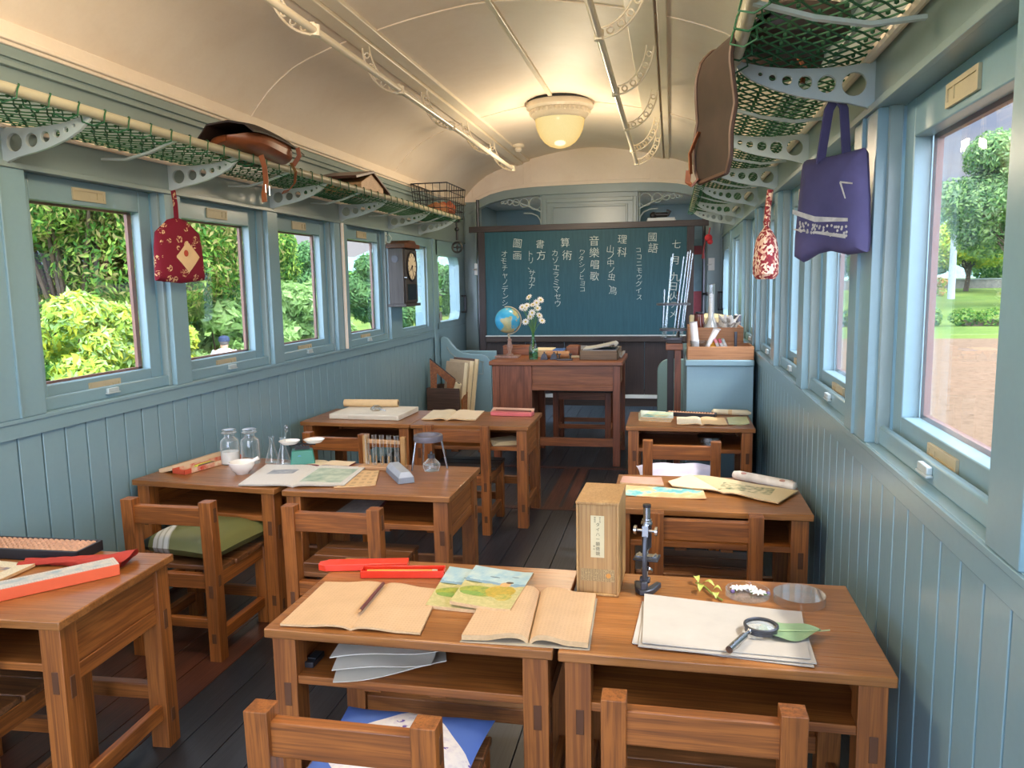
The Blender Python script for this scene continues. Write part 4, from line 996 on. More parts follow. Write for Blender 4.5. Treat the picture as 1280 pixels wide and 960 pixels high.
# --- desk A
M['redplastic'] = plain('red_plastic', '#dd3a24', .25, var=.06); M['redlid'] = plain('red_lid', '#e2402a', .22, var=.05)
t = thing('pencil_case', 'open red plastic pencil case with its lid lying behind it on the nearest left desk', 'pencil case', (-.672, 1.838, Z0), RAD(9))
m = MB(); w, d, h = .108, .021, .020
m.box(-w, w, -d, d, 0, .003); m.box(-w, w, -d, -d + .003, 0, h); m.box(-w, w, d - .003, d, 0, h); m.box(-w, -w + .003, -d, d, 0, h); m.box(w - .003, w, -d, d, 0, h); m.build('tray', M['redplastic'], t, bev=.002)
m = MB(); m.at((-.105, .052, .001), (0, 0, RAD(3))); m.box(-w, w, -d, d, .016, .0185); m.box(-w, w, -d, -d + .003, 0, .018); m.box(-w, w, d - .003, d, 0, .018); m.box(w - .003, w, -d, d, 0, .018); m.prism([(-w, -d), (-w, d), (-w - .02, d * .5), (-w - .02, -d * .5)], 'xy', .0, .017); m.at(); m.build('lid', M['redlid'], t, bev=.003)
for k, (yy, lab, c) in enumerate(((-.008, 'yellow pencil, front one in the open red pencil case', '#d9962e'), (.004, 'yellow pencil, back one in the open red pencil case', '#c98a2a'))):
    p = thing('pencil', lab, 'pencil', (-.672, 1.838, Z0 + .0035), RAD(9)); m = MB(); m.tube([(-.095, yy, .007), (.075, yy, .007)], .0045, 6); m.build('shaft', plain('pencil_paint', c, .35), p); m = MB(); m.tube([(.075, yy, .007), (.088, yy, .007)], .0047, 8); m.build('ferrule', M['brassplate'], p)
openbook('notebook', 'open notebook with faint handwriting and a dark red pencil on it, front left', [(-.849, 1.752), (-.694, 1.765), (-.679, 1.512), (-.842, 1.505)], [(-.694, 1.765), (-.546, 1.749), (-.520, 1.512), (-.679, 1.512)], Z0, .006, M['writ'], M['writ2'], M['pageedge'])
t = thing('pencil', 'dark red pencil lying in the fold of the front left notebook', 'pencil', (-.690, 1.665, Z0 + .0125), RAD(2)); m = MB(); m.tube([(0, -.078, 0), (0, .085, 0)], .0042, 6); m.build('shaft', plain('maroon', '#5a2430', .35), t); m = MB(); m.tube([(0, -.078, 0), (0, -.093, 0)], [.004, .001], 6); m.build('tip', M['palewoodx'], t)
def cover_mat(name, seed):
    t = NT(name); tc = t.n('ShaderNodeTexCoord'); sp = t.n('ShaderNodeSeparateXYZ'); t.l(tc.outputs['Object'], sp.inputs[0]); X, Y = sp.outputs[0], sp.outputs[1]
    n = t.noise(tc.outputs['Object'], 30, 4, .6); n3 = t.noise(tc.outputs['Object'], 85, 4, .7)
    yy = t.math('ADD', Y, t.math('MULTIPLY', t.math('SUBTRACT', n, .5), .03))
    sky = t.ramp(n, [(.35, lin('#8fbdd0')), (.65, lin('#bcd3d3'))])
    col = t.mix(t.math('LESS_THAN', yy, .030), sky, lin('#7fa6bd')); col = t.mix(t.math('LESS_THAN', yy, .016), col, t.ramp(n3, [(.35, lin('#cfc48e')), (.65, lin('#b3b074'))]))
    def ell(cx, cy, rx, ry, c, c2):
        a = t.math('DIVIDE', t.math('SUBTRACT', X, cx), rx); b = t.math('DIVIDE', t.math('SUBTRACT', Y, cy), ry)
        d = t.math('ADD', t.math('ADD', t.math('MULTIPLY', a, a), t.math('MULTIPLY', b, b)), t.math('MULTIPLY', t.math('SUBTRACT', n3, .5), .7))
        return t.math('LESS_THAN', d, 1.0), t.ramp(n3, [(.4, lin(c)), (.6, lin(c2))])
    for e in ((-.018, -.035, .05, .030, '#a5ac46', '#7f9440'), (.03, -.022, .036, .036, '#c7a640', '#a89a3a'), (-.03, -.052, .03, .012, '#6f9a52', '#8aa84a'), (.05, -.05, .02, .02, '#c9b25a', '#9aa04a'), (.024, .022, .013, .014, '#d9b079', '#caa068'), (.03, .036, .010, .006, '#5a4630', '#4a3a2a'), (-.02, .058, .014, .003, '#5a7488', '#5a7488'), (.03, .072, .010, .003, '#6f8da0', '#6f8da0'), (-.055, .012, .022, .004, '#6a7a4a', '#5a6a44')):
        k, c = ell(*e); col = t.mix(k, col, c)
    t.bsdf(col, .3, 0, .5); return t.m
M['cov1'] = cover_mat('picture_cover', 1); 
quadslab('picture_book', 'picture book with blue sky cover, lower one of the two on the nearest left desk', 'book', [(-.565, 1.898), (-.405, 1.872), (-.400, 1.640), (-.552, 1.650)], Z0, .008, [M['cov1'], M['pageedge']], .003, side=1)
quadslab('picture_book', 'picture book with green and yellow creature on the cover, on top', 'book', [(-.490, 1.884), (-.332, 1.848), (-.345, 1.622), (-.494, 1.652)], Z0 + .0125, .008, [M['cov1'], M['pageedge']], .004, side=1)
openbook('notebook', 'thick open notebook with curled pages across the two nearest desks', [(-.425, 1.76), (-.304, 1.772), (-.286, 1.515), (-.425, 1.500)], [(-.300, 1.772), (-.168, 1.764), (-.160, 1.507), (-.282, 1.513)], Z0, .014, M['writ2'], M['writ'], M['pageedge'], .010, cover=plain('grey_cover', '#a9a08c', .7))
for k, (q, lab, dz) in enumerate((([(-.775, 1.70), (-.52, 1.69), (-.490, 1.600), (-.712, 1.482)], 'crumpled white paper sheet in the nearest desk shelf, bottom one', 0), ([(-.77, 1.71), (-.53, 1.70), (-.515, 1.565), (-.722, 1.500)], 'crumpled white paper sheet in the nearest desk shelf, middle one', .016), ([(-.76, 1.71), (-.50, 1.71), (-.500, 1.605), (-.735, 1.520)], 'crumpled white paper sheet in the nearest desk shelf, top one', .032))):
    quadslab('paper_sheet', lab, 'paper', q, .4388 + dz, .0022, plain('shelf_paper', '#cfcabd', .8, spec=.2, var=.05), .003, 'crumpled sheets in the nearest desk shelf', wav=.006, nu=24, nv=16, seed=30 + k)
t = thing('ink_stone', 'small black rectangular case on the nearest desk shelf', 'case', (-.800, 1.575, .4386)); MB().box(-.012, .012, -.03, .03, 0, .014).build('body', M['blackiron'], t, bev=.002); MB().box(-.009, .009, -.012, .024, .014, .0155).build('lid', M['darksteel'], t)

# --- desk B
bx_, by_ = -.163, 1.872
t = thing('microscope_box', 'tall wooden microscope box with a pale paper label beside the microscope', 'box', (bx_, by_, Z0), RAD(-2))
m = MB(); hw, hd, H = .0505, .088, .224
m.box(-hw, -hw + .006, -hd, hd, 0, H); m.box(hw - .006, hw, -hd, hd, 0, H); m.box(-hw, hw, hd - .006, hd, 0, H); m.box(-hw, hw, -hd, hd, 0, .006); m.box(-hw - .001, hw + .001, -hd - .001, hd + .001, H, H + .007); m.build('body', M['boxwood'], t, bev=.0015)
m = MB(); m.box(-hw + .0065, hw - .0065, -hd + .003, -hd + .008, .0065, H - .001); m.build('sliding_door', M['boxwood'], t)
MB().box(-.016, .016, -hd + .0018, -hd + .003, .095, .197).build('paper_label', plain('label_paper', '#c9bd96', .7), t); MB().box(-.040, .040, -hd + .0022, -hd + .003, .036, .066).build('faded_print', written('print', '#b59a6c', '#5a4a36', .004, .0055, .42, amount=.6), t); MB().tube([(.026, -hd + .0015, .051), (.026, -hd + .003, .051)], .006, n=12).build('orange_seal', plain('orange_seal', '#c98a3a', .6), t)
ch = []
for k, g in enumerate('タイハー顕微鏡'): ch.append((g, 0.001, .175 - .0118 * k, .0105, 0, 0))
for k, g in enumerate('實驗用'): ch.append((g, -.006, .192 - .005 * k, .0045, 0, 0))
for k, g in enumerate('學生用'): ch.append((g, .006, .192 - .005 * k, .0045, 0, 0))
for k, g in enumerate('専科'): ch.append((g, -.008, .122 - .007 * k, .005, 0, 0))
V, F = glyphs(ch); me = bpy.data.meshes.new('label_text'); me.from_pydata(V, [], F); me.materials.append(plain('faded_ink', '#4a4436', .8)); o = bpy.data.objects.new('label_text', me); COL.objects.link(o); o.parent = t; o.location = (0, -hd + .0015, 0)

t = thing('microscope', 'small black and silver microscope standing beside its wooden box', 'microscope', (-.053, 1.838, Z0), RAD(-8))
m = MB(); m.prism([(-.033, .022), (-.020, .026), (-.004, -.012), (.004, -.012), (.020, .030), (.033, .026), (.022, -.022), (.008, -.038), (-.008, -.038), (-.022, -.022)], 'xy', 0, .014); m.prism([(-.008, -.036), (.008, -.036), (.006, -.006), (-.006, -.006)], 'xy', .012, .034); m.build('base', M['darksteel'], t, bev=.003)
m = MB(); m.strap([(0, -.018, .015), (0, -.024, .05), (0, -.026, .09), (0, -.02, .125), (0, -.010, .146)], .010, .014); m.tube([(-.012, -.018, .034), (.012, -.018, .034)], .008, 10); m.build('arm', M['darksteel'], t, bev=.002)
m = MB(); m.box(-.030, .030, -.018, .030, .078, .083); m.build('stage', M['blackiron'], t, bev=.002); m = MB(); m.box(-.026, .026, .0, .022, .083, .0845); m.strap([(-.014, -.004, .086), (-.02, .02, .087)], .004, .002); m.strap([(.014, -.004, .086), (.02, .02, .087)], .004, .002); m.build('slide_clip', M['steel'], t)
m = MB(); m.tube([(0, .004, .108), (0, .004, .165)], .0115, 18); m.tube([(0, .004, .1), (0, .004, .108)], [.006, .0095], 14); m.build('body_tube', M['blackiron'], t)
m = MB(); m.tube([(0, .004, .165), (0, .004, .171)], .0135, 18); m.tube([(0, .004, .171), (0, .004, .177)], .0115, 18); m.tube([(0, .004, .177), (0, .004, .207)], .0085, 18); m.build('eyepiece_tube', M['steel'], t); m = MB(); m.tube([(0, .004, .090), (0, .004, .101)], .0045, 12); m.build('objective', M['steel'], t); m = MB(); m.box(-.007, .007, -.020, -.008, .140, .166); m.build('bearing_plate', M['steel'], t)
m = MB(); m.tube([(0, .004, .207), (0, .004, .2135)], .0097, 18); m.build('eyepiece', M['blackiron'], t)
m = MB(); m.tube([(-.024, -.010, .153), (.024, -.010, .153)], .003, 8); m.tube([(.022, -.010, .153), (.028, -.010, .153)], .011, 14); m.tube([(-.028, -.010, .153), (-.022, -.010, .153)], .011, 14); m.build('focus_knob', M['steel'], t)
m = MB(); m.tube([(0, .008, .045), (0, .012, .049)], .014, 16); m.tube([(0, .008, .032), (0, .008, .046)], .003, 6); m.build('mirror', M['steel'], t)

for k, (q, lab, z) in enumerate((([(-.060, 1.765), (.285, 1.715), (.276, 1.500), (-.073, 1.545)], 'white paper sheet, bottom of the stack under the magnifier', 0), ([(-.052, 1.785), (.288, 1.735), (.282, 1.508), (-.060, 1.528)], 'white paper sheet, middle of the stack under the magnifier', .0035), ([(-.056, 1.793), (.290, 1.743), (.272, 1.520), (-.052, 1.537)], 'white paper sheet, top of the stack under the magnifier', .007))):
    quadslab('paper_sheet', lab, 'paper', q, Z0 + z, .0018, M['paper'], .0012, 'white sheets on the microscope desk', wav=.0006, nu=14, nv=12, seed=k)
PZ = Z0 + .0125
t = thing('magnifying_glass', 'small magnifying glass with metal handle lying on the white paper', 'magnifier', (.190, 1.618, PZ), RAD(-4))
m = MB(); m.ring((0, 0, .016), .0325, .0035, 'z', 32, 6); m.tube([(0, 0, .004), (0, 0, .016)], .033, 32); m.f = m.f[:-2]; m.mi = m.mi[:-2]; m.build('rim', M['darksteel'], t)
m = MB(); m.lathe([(0, .018), (.015, .0165), (.0315, .012), (.015, .009), (0, .008)], 28); m.build('lens', M['labglass'], t)
m = MB(); m.tube([(-.023, -.024, .012), (-.034, -.046, .010)], .004, 10); m.ball((-.024, -.026, .012), .006, 8, 6); m.tube([(-.034, -.046, .010), (-.064, -.112, .008)], .0075, 12); m.build('handle', M['steel'], t)
t = thing('green_leaf', 'flat green leaf lying half on the white paper by the magnifier', 'leaf', (.248, 1.628, PZ - .0025), RAD(10))
m = MB()
def leaf(u, v):
    w = .052 * sin(pi * min(1, u * 1.02 + .0)) ** .7 * (1 - .35 * u); return (-.065 + .13 * u, (v - .5) * 2 * w, .004 + .004 * sin(9 * u) * abs(v - .5) * 2 + .006 * abs(v - .5))
m.grid(16, 9, leaf); m.build('blade', plain('leaf_blade', '#7f9a72', .5, var=.15), t); m = MB(); m.tube([(-.06, 0, .0055), (0, 0, .006), (.065, 0, .005), (.085, .004, .005)], .0014, 5); m.build('midrib', plain('leaf_rib', '#a3b482', .5), t)
t = thing('plant_sprig', 'small withered green sprig left of the petri dishes', 'sprig', (.094, 1.845, Z0), RAD(-60))
m = MB(); m.tube([(-.055, 0, .005), (-.02, .004, .007), (.02, -.003, .006), (.055, .002, .003)], .0024, 6); m.build('stem', plain('sprig_stem', '#7f8a3a', .6), t)
for (x, y, a, l) in ((-.035, .006, .6, .03), (-.02, -.006, -.7, .034), (-.045, 0, 2.9, .03), (.01, .006, .9, .02), (.035, -.004, -.5, .022)):
    m = MB(); m.at((x, y, .008), (0, 0, a)); m.grid(6, 4, lambda u, v: (l * u, (v - .5) * .016 * sin(pi * (u * .9 + .05)), .010 * sin(pi * u) + .006 * abs(v - .5))); m.at(); m.build('leaf', plain('sprig_leaf', '#a5ad52', .55), t)
def petri(name, label, loc, r, h, inverted):
    t = thing(name, label, 'dish', loc); m = MB()
    prof = [(0, h), (r, h), (r, 0), (r - .0018, 0), (r - .0018, h - .0016), (0, h - .0016)] if inverted else [(0, 0), (r, 0), (r, h), (r - .0018, h), (r - .0018, .0018), (0, .0018)]
    m.lathe(prof, 40); m.build('glass_wall', M['petriglass'], t); return t
petri('petri_dish', 'round glass petri dish holding small white flowers', (.184, 1.846, Z0), .051, .014, False)
petri('petri_dish', 'empty round glass petri dish nearest the right wall', (.298, 1.828, Z0), .058, .020, True)
M['petal'] = plain('white_petal', '#eceae2', .6, var=.05); M['violet'] = plain('violet_petal', '#6a5a86', .6); M['greenstem'] = plain('flower_stem', '#5f8a44', .6)
for k, (x, y, a, lab) in enumerate(((.163, 1.862, .3, 'white flower head on the left in the petri dish'), (.190, 1.868, 1.2, 'white flower head at the back in the petri dish'), (.208, 1.842, 2.5, 'white flower head on the right in the petri dish'))):
    t = thing('flower_head', lab, 'flower', (x, y, Z0 + .0022), a); m = MB()
    for j in range(9):
        b = 2 * pi * j / 9; m.tube([(0, 0, .005), (.011 * cos(b), .011 * sin(b), .009), (.019 * cos(b), .019 * sin(b), .008)], [.0012, .0028, .001], 5)
    m.build('petals', M['petal'], t); m = MB(); m.tube([(0, 0, .004), (-.02, -.012, .004)], .0022, 5); m.build('stem', M['greenstem'], t)
    if k != 1: m = MB(); m.ball((-.018, -.014, .006), (.006, .005, .005), 8, 5); m.build('bud', M['violet'], t)

# --- desk G (lower left)
def abacus(label, loc, rz, L, D, H, nrod, rb):
    t = thing('abacus', label, 'abacus', loc, rz); m = MB(); w = .008
    m.box(-L / 2, L / 2, -D / 2, -D / 2 + w, 0, H); m.box(-L / 2, L / 2, D / 2 - w, D / 2, 0, H); m.box(-L / 2, -L / 2 + w, -D / 2, D / 2, 0, H); m.box(L / 2 - w, L / 2, -D / 2, D / 2, 0, H); m.box(-L / 2, L / 2, D / 2 - .034, D / 2 - .030, .006, H - .004)
    m.build('frame', M['blackiron'], t, bev=.0015); MB().box(-L / 2 + w, L / 2 - w, -D / 2 + w, D / 2 - w, 0, .003).build('back_board', M['darkwood'], t)
    bead = plain('abacus_bead', '#b98a66', .4, var=.2, vs=60); first = None
    for k in range(nrod):
        x = -L / 2 + w + (L - 2 * w) * (k + .5) / nrod
        if first is None:
            m = MB(); m.tube([(0, -D / 2 + .004, H * .55), (0, D / 2 - .004, H * .55)], .001, 5)
            p = D - 2 * w - .034; n = 5
            ys = [-D / 2 + w + rb * .62 + j * (rb * 1.18) for j in range(n)] + [D / 2 - w - rb * .7]
            for y in ys: m.tube([(0, y - rb * .56, H * .7), (0, y, H * .7), (0, y + rb * .56, H * .7)], [rb * .4, rb * .98, rb * .4], 10)
            first = m.build('bead_rod', bead, t, (x, 0, 0))
        else:
            c = first.copy(); COL.objects.link(c); c.parent = t; c.location = (x, 0, 0)
    return t
abacus('large black framed abacus on the lower left desk', (-1.806, 1.835, Z0), RAD(2), .41, .105, .030, 23, .0125)
abacus('small dark abacus on the far right desk by the blue cabinet', (.112, 4.335, Z0), RAD(-12), .27, .062, .022, 17, .0075)
M['orange'] = plain('orange_card', '#d9603a', .5, var=.08); bt_ = picmat('box_top', '#c7bfb2', (-.19, .17, -.018, .02), '#8fa0a4', '#c9c0b0', 28)
t = thing('pencil_box', 'long orange cardboard pencil box with pale printed top on the lower left desk', 'box', (-1.56, 1.605, Z0), RAD(50))
MB().box(-.20, .185, -.032, .032, 0, .030).build('tray', M['orange'], t, bev=.0015); MB().box(-.199, .184, -.0315, .0315, .0302, .0312).build('printed_top', bt_, t)
t = thing('red_cloth', 'folded red cloth lying beside the large abacus', 'cloth', (-1.545, 1.785, Z0), RAD(12))
m = MB()
def fold(u, v):
    x = -.20 + .30 * u; w = .018 + .03 * max(0, u - .45) * 1.8; a = 2 * pi * v; return (x + .01 * sin(a), .006 * sin(6 * u) + w * cos(a), max(.0, .009 + .012 * max(0, u - .4) + (.008 + .016 * max(0, u - .45)) * sin(a) + .004 * sin(11 * u + 3 * a)))
m.grid(24, 16, fold); m.build('folds', plain('red_cloth', '#a83424', .85, var=.15), t)
quadslab('booklet', 'cream booklet with a small picture at the left image edge', 'book', [(-1.90, 1.755), (-1.692, 1.742), (-1.690, 1.60), (-1.90, 1.60)], Z0, .008, [picmat('booklet_page', '#dccfaf', (-.06, .06, -.02, .035), '#4a5a78', '#c7a37a', 30), M['pageedge']], .002, side=1)

# --- desks C
M['crayonbox'] = picmat('crayon_box', '#c4533a', (-.12, .12, -.2, .2), '#c9432e', '#dcc3a2', 20, amount=.0); M['crayonlid'] = picmat('crayon_lid', '#d8bf9c', (-.12, .10, .07, .10), '#c9563e', '#dcc3a2', 20, amount=0)
t = thing('crayon_box', 'open red and cream crayon box on the desk by the left wall', 'box', (-1.908, 2.90, Z0), RAD(75))
m = MB(); L, W, h = .155, .035, .020
m.box(-L, L, -W, W, 0, .002); m.box(-L, L, -W, -W + .002, 0, h); m.box(-L, L, W - .002, W, 0, h); m.box(-L, -L + .002, -W, W, 0, h); m.box(L - .002, L, -W, W, 0, h); m.build('tray', M['crayonbox'], t)
m = MB(); m.at((.0, .085, .004), (RAD(-14), 0, RAD(6))); m.box(-L - .002, L + .002, -W - .002, W + .002, .016, .018); m.box(-L - .002, L + .002, -W - .002, -W, .0, .018); m.box(-L - .002, L + .002, W, W + .002, 0, .018); m.box(-L - .002, -L, -W, W, 0, .018); m.at(); m.build('lid', M['crayonlid'], t)
for k, (c, nm) in enumerate((('#d9b02a', 'yellow'), ('#3a3a3a', 'black'), ('#8a5a2a', 'brown'), ('#c9d04a', 'lime'), ('#b8402a', 'red'))):
    p = thing('crayon', nm + ' crayon lying in the open crayon box', 'crayon', (-1.908, 2.90, Z0 + .0025), RAD(75), 'crayons in the open box'); m = MB(); m.tube([(-.05 - .01 * (k % 2), -.022 + .011 * k, .008), (.02, -.022 + .011 * k, .010)], .0055, 8); m.build('stick', plain('crayon_' + nm, c, .5), p); m = MB(); m.tube([(.02, -.022 + .011 * k, .010), (.032, -.022 + .011 * k, .010)], [.0053, .002], 8); m.build('tip', plain('crayon_tip_' + nm, c, .5), p)
def jar(label, x, y, r, h, fill):
    t = thing('reagent_bottle', label, 'bottle', (x, y, Z0)); m = MB()
    m.lathe([(0, 0), (r, 0), (r * 1.0, .004), (r, h * .58), (r * .93, h * .68), (r * .55, h * .76), (r * .52, h * .86), (r * .8, h * .885), (r * .82, h * .905), (r * .50, h * .91)], 28); m.build('glass_body', M['labglass'], t)
    m = MB(); m.lathe([(r * .46, h * .86), (r * .46, h * .92), (r * .72, h * .955), (r * .74, h * .985), (r * .6, h), (0, h)], 24); m.build('stopper', thin_glass('frosted_glass', (.86, .88, .88, 1), .3, 3), t)
    if fill: m = MB(); m.lathe([(0, .004), (r * .93, .004), (r * .93, h * fill), (0, h * fill)], 24); m.build('white_powder', M['whitechina'], t)
    return t
jar('glass reagent bottle half full of white powder, left of the pair', -1.838, 2.955, .039, .150, .36)
jar('empty glass reagent bottle, right of the pair behind the mortar', -1.755, 2.975, .039, .150, 0)
t = thing('mortar', 'white china mortar with pestle on the desk with glass bottles', 'mortar', (-1.69, 2.795, Z0))
m = MB(); m.lathe([(0, 0), (.024, 0), (.026, .006), (.04, .018), (.049, .036), (.051, .048), (.050, .050), (.046, .047), (.036, .022), (.015, .012), (0, .011)], 32); m.build('bowl', M['whitechina'], t)
p = thing('pestle', 'white china pestle leaning in the mortar', 'pestle', (-1.69, 2.795, Z0)); m = MB(); m.tube([(-.012, -.004, .022), (.03, .012, .046), (.062, .024, .062)], [.009, .006, .008], 10); m.build('shaft', M['whitechina'], p)
def flask(label, x, y, r, h):
    t = thing('conical_flask', label, 'flask', (x, y, Z0)); m = MB(); m.lathe([(0, 0), (r, 0), (r, .006), (r * .34, h * .68), (r * .32, h * .94), (r * .44, h)], 24); m.build('glass_body', M['labglass'], t); return t
flask('small conical glass flask left of the pair by the balance', -1.668, 3.00, .030, .112); flask('conical glass flask nearest the green balance', -1.597, 2.965, .031, .118)
t = thing('glass_stirrer', 'glass stirring spoon standing in the flask by the balance', 'spoon', (-1.597, 2.965, Z0 + .003)); MB().tube([(-.004, 0, .004), (.012, .006, .135)], .0028, 8).build('rod', M['labglass'], t); m = MB(); m.ball((.0145, .007, .15), (.011, .005, .017), 12, 8); m.build('bowl', thin_glass('spoon_glass', (.8, .83, .84, 1), .2, 4), t)
t = thing('balance_scale', 'small green balance scale with two white pans', 'scale', (-1.515, 2.975, Z0), RAD(25))
m = MB(); m.frustum((-.052, .052, -.034, .034), (-.042, .042, -.027, .027), 0, .066); m.build('base', plain('green_enamel', '#2f7a68', .35), t, bev=.004)
m = MB(); m.box(-.030, .030, -.008, .008, .064, .08); m.tube([(-.055, 0, .084), (0, 0, .09), (.055, 0, .084)], .004, 8); m.tube([(0, 0, .07), (0, 0, .105)], .004, 8); m.tube([(-.05, 0, .084), (-.05, 0, .096)], .003, 6); m.tube([(.05, 0, .084), (.05, 0, .096)], .003, 6); m.ring((0, -.01, .082), .012, .002, 'y', 14, 5); m.build('beam', M['blackiron'], t)
for s in (-1, 1): m = MB(); m.lathe([(0, 0), (.030, .001), (.042, .010), (.044, .010), (.031, -.003), (0, -.003)], 26, 0, (s * .050, 0, .096)); m.build('pan', M['whitechina'], t)
MB().tube([(-.012, -.0275, .035), (-.012, -.0295, .035)], .011, n=14).build('blue_badge', plain('blue_badge', '#4a86c0', .5), t)
M['magL'] = picmat('magazine_left', '#dedad2', (-.055, .055, .005, .075), '#7d8288', '#a9adb0', 30, amount=.35); M['magR'] = picmat('magazine_right', '#dcd9cf', (-.085, .08, -.11, .105), '#8fa894', '#c3cdb8', 18)
t = openbook('magazine', 'open magazine with grey and green pictures across the middle left desks', [(-1.655, 2.925), (-1.432, 2.930), (-1.382, 2.618), (-1.596, 2.605)], [(-1.432, 2.930), (-1.220, 2.940), (-1.190, 2.655), (-1.382, 2.618)], Z0 + .001, .007, M['magL'], M['magR'], M['paper'], .004); t['category'] = 'magazine'
quadslab('exercise_book', 'buff exercise book half under the open magazine', 'book', [(-1.24, 2.90), (-1.145, 2.896), (-1.078, 2.685), (-1.222, 2.632)], Z0, .0045, [written('buff_written', '#d9b585', '#6d5b48', .03, .05, .42), M['pageedge']], .002, side=1)
openbook('notebook', 'open pale notebook with dark red edge behind the magazine', [(-1.56, 3.03), (-1.425, 3.03), (-1.425, 2.95), (-1.56, 2.95)], [(-1.425, 3.03), (-1.30, 3.03), (-1.30, 2.95), (-1.425, 2.95)], Z0, .006, M['writpale'], M['blankpage'], plain('maroon_edge', '#7a2438', .6), .003)
t = thing('test_tube_rack', 'wooden rack holding five glass test tubes on the middle desk', 'rack', (-1.150, 2.952, Z0), RAD(-6))
m = MB(); m.box(-.096, .096, -.034, .034, 0, .014); m.build('base', M['palewoodx'], t, bev=.002); m = MB(); m.box(-.090, .090, .012, .030, .100, .116); m.build('top_bar', M['palewoodx'], t, bev=.002)
for x in (-.085, .085): m = MB(); m.box(x - .010, x + .010, .010, .030, .014, .132); m.build('upright', M['boxwood'], t, bev=.002)
for x in (-.056, -.028, 0, .028, .056): m = MB(); m.tube([(x, .0, .014), (x, .0, .052)], .003, 6); m.build('drying_peg', M['boxwood'], t)
tub = None
for k, x in enumerate((-.066, -.033, 0, .033, .066)):
    p = thing('test_tube', ['leftmost', 'second from left', 'middle', 'fourth from left', 'rightmost'][k] + ' glass test tube in the wooden rack', 'test tube', (-1.150 + x * cos(RAD(-6)), 2.952 + x * sin(RAD(-6)) - .006, Z0 + .0148), 0, 'test tubes in the wooden rack')
    m = MB(); m.lathe([(0, 0), (.005, .0015), (.0082, .007), (.0085, .012), (.0085, .122), (.0105, .1245)], 16); m.build('tube', M['labglass'], p)
t = thing('whetstone', 'grey two tone faceted block at the front of the middle desk', 'block', (-1.027, 2.815, Z0), RAD(-57))
m = MB(); m.frustum((-.115, .10, -.032, .032), (-.112, .097, -.030, .030), 0, .022); m.build('body', plain('grey_block', '#7a828c', .5), t, bev=.002); m = MB(); m.frustum((-.112, .097, -.030, .030), (-.100, .085, -.018, .018), .022, .042); m.build('top', plain('pale_grey_block', '#a3abb4', .4), t, bev=.002)
t = thing('tripod_stand', 'iron ring tripod standing over the alcohol lamp', 'tripod', (-.957, 2.965, Z0))
m = MB(); m.lathe([(.040, .118), (.058, .118), (.060, .126), (.058, .142), (.052, .144), (.046, .142), (.040, .128), (.040, .118)], 32); m.build('ring', plain('iron_ring', '#6d6a72', .5, .4), t)
for a in (RAD(-142), RAD(10), RAD(128)): m = MB(); m.tube([(.052 * cos(a), .052 * sin(a), .125), (.074 * cos(a), .074 * sin(a), 0.002)], .0042, 8); m.build('leg', M['steel'], t)
t = thing('alcohol_lamp', 'small clear glass alcohol lamp under the tripod', 'lamp', (-.940, 2.945, Z0))
m = MB(); m.lathe([(0, 0), (.030, 0), (.031, .006), (.036, .016), (.035, .028), (.022, .042), (.013, .05), (.013, .058)], 12); m.build('glass_font', M['labglass'], t); m = MB(); m.lathe([(0, .004), (.026, .004), (.03, .016), (.028, .024), (0, .024)], 16); m.build('spirit', thin_glass('spirit', (.93, .93, .93, 1), .05, 1.5), t)
m = MB(); m.lathe([(.0145, .052), (.0145, .066), (.006, .068), (.005, .078), (0, .079)], 16); m.build('wick_holder', M['darksteel'], t)
quadslab('textbook', 'grey covered book lying on the middle desk shelf', 'book', [(-1.235, 2.86), (-1.105, 2.86), (-1.09, 2.66), (-1.235, 2.66)], .4388, .012, [picmat('text_cover', '#b3a79c', (-.05, .05, -.07, .08), '#a89c92', '#c3b8ae', 40), plain('maroon_b', '#6a2438', .6)], 0, side=1)

# --- desks D
t = thing('drawing_board', 'thick off-white drawing board on the far left desk', 'board', (-1.665, 4.19, Z0), RAD(-2))
MB().box(-.215, .205, -.155, .16, 0, .030).build('board', plain('offwhite', '#d6cdb8', .7, var=.08), t, bev=.004); MB().box(-.10, .19, -.1555, -.155, .006, .022).build('edge_writing', written('edge_text', '#cfc6b0', '#5a5348', .014, .04, .5, amount=.6), t)
t = thing('paper_roll', 'pale rolled paper lying across the off-white drawing board', 'roll', (-1.735, 4.305, Z0 + .0305), RAD(3)); MB().tube([(-.165, 0, .022), (.165, 0, .022)], .022, 16).build('roll', M['buff'], t); MB().tube([(.1652, 0, .022), (.1662, 0, .022)], .012, n=12).build('core', M['darkwood'], t)
t = thing('glass_paperweight', 'clear glass dish shaped paperweight on the drawing board', 'paperweight', (-1.655, 4.18, Z0 + .0305)); m = MB(); m.lathe([(0, 0), (.03, 0), (.036, .008), (.03, .02), (.012, .03), (0, .03)], 18); m.build('weight', thin_glass('pw_glass', (.8, .84, .86, 1), .05, 3), t); m = MB(); m.tube([(.02, -.01, .01), (.07, -.04, .006)], .004, 8); m.build('stem', M['labglass'], t)
openbook('notebook', 'open cream notebook at the desk with the pink pencil case', [(-1.37, 4.355), (-1.225, 4.355), (-1.20, 4.06), (-1.345, 4.06)], [(-1.225, 4.355), (-1.06, 4.36), (-1.04, 4.065), (-1.20, 4.06)], Z0, .008, M['writpale'], M['blankpage'], M['pageedge'], .008)
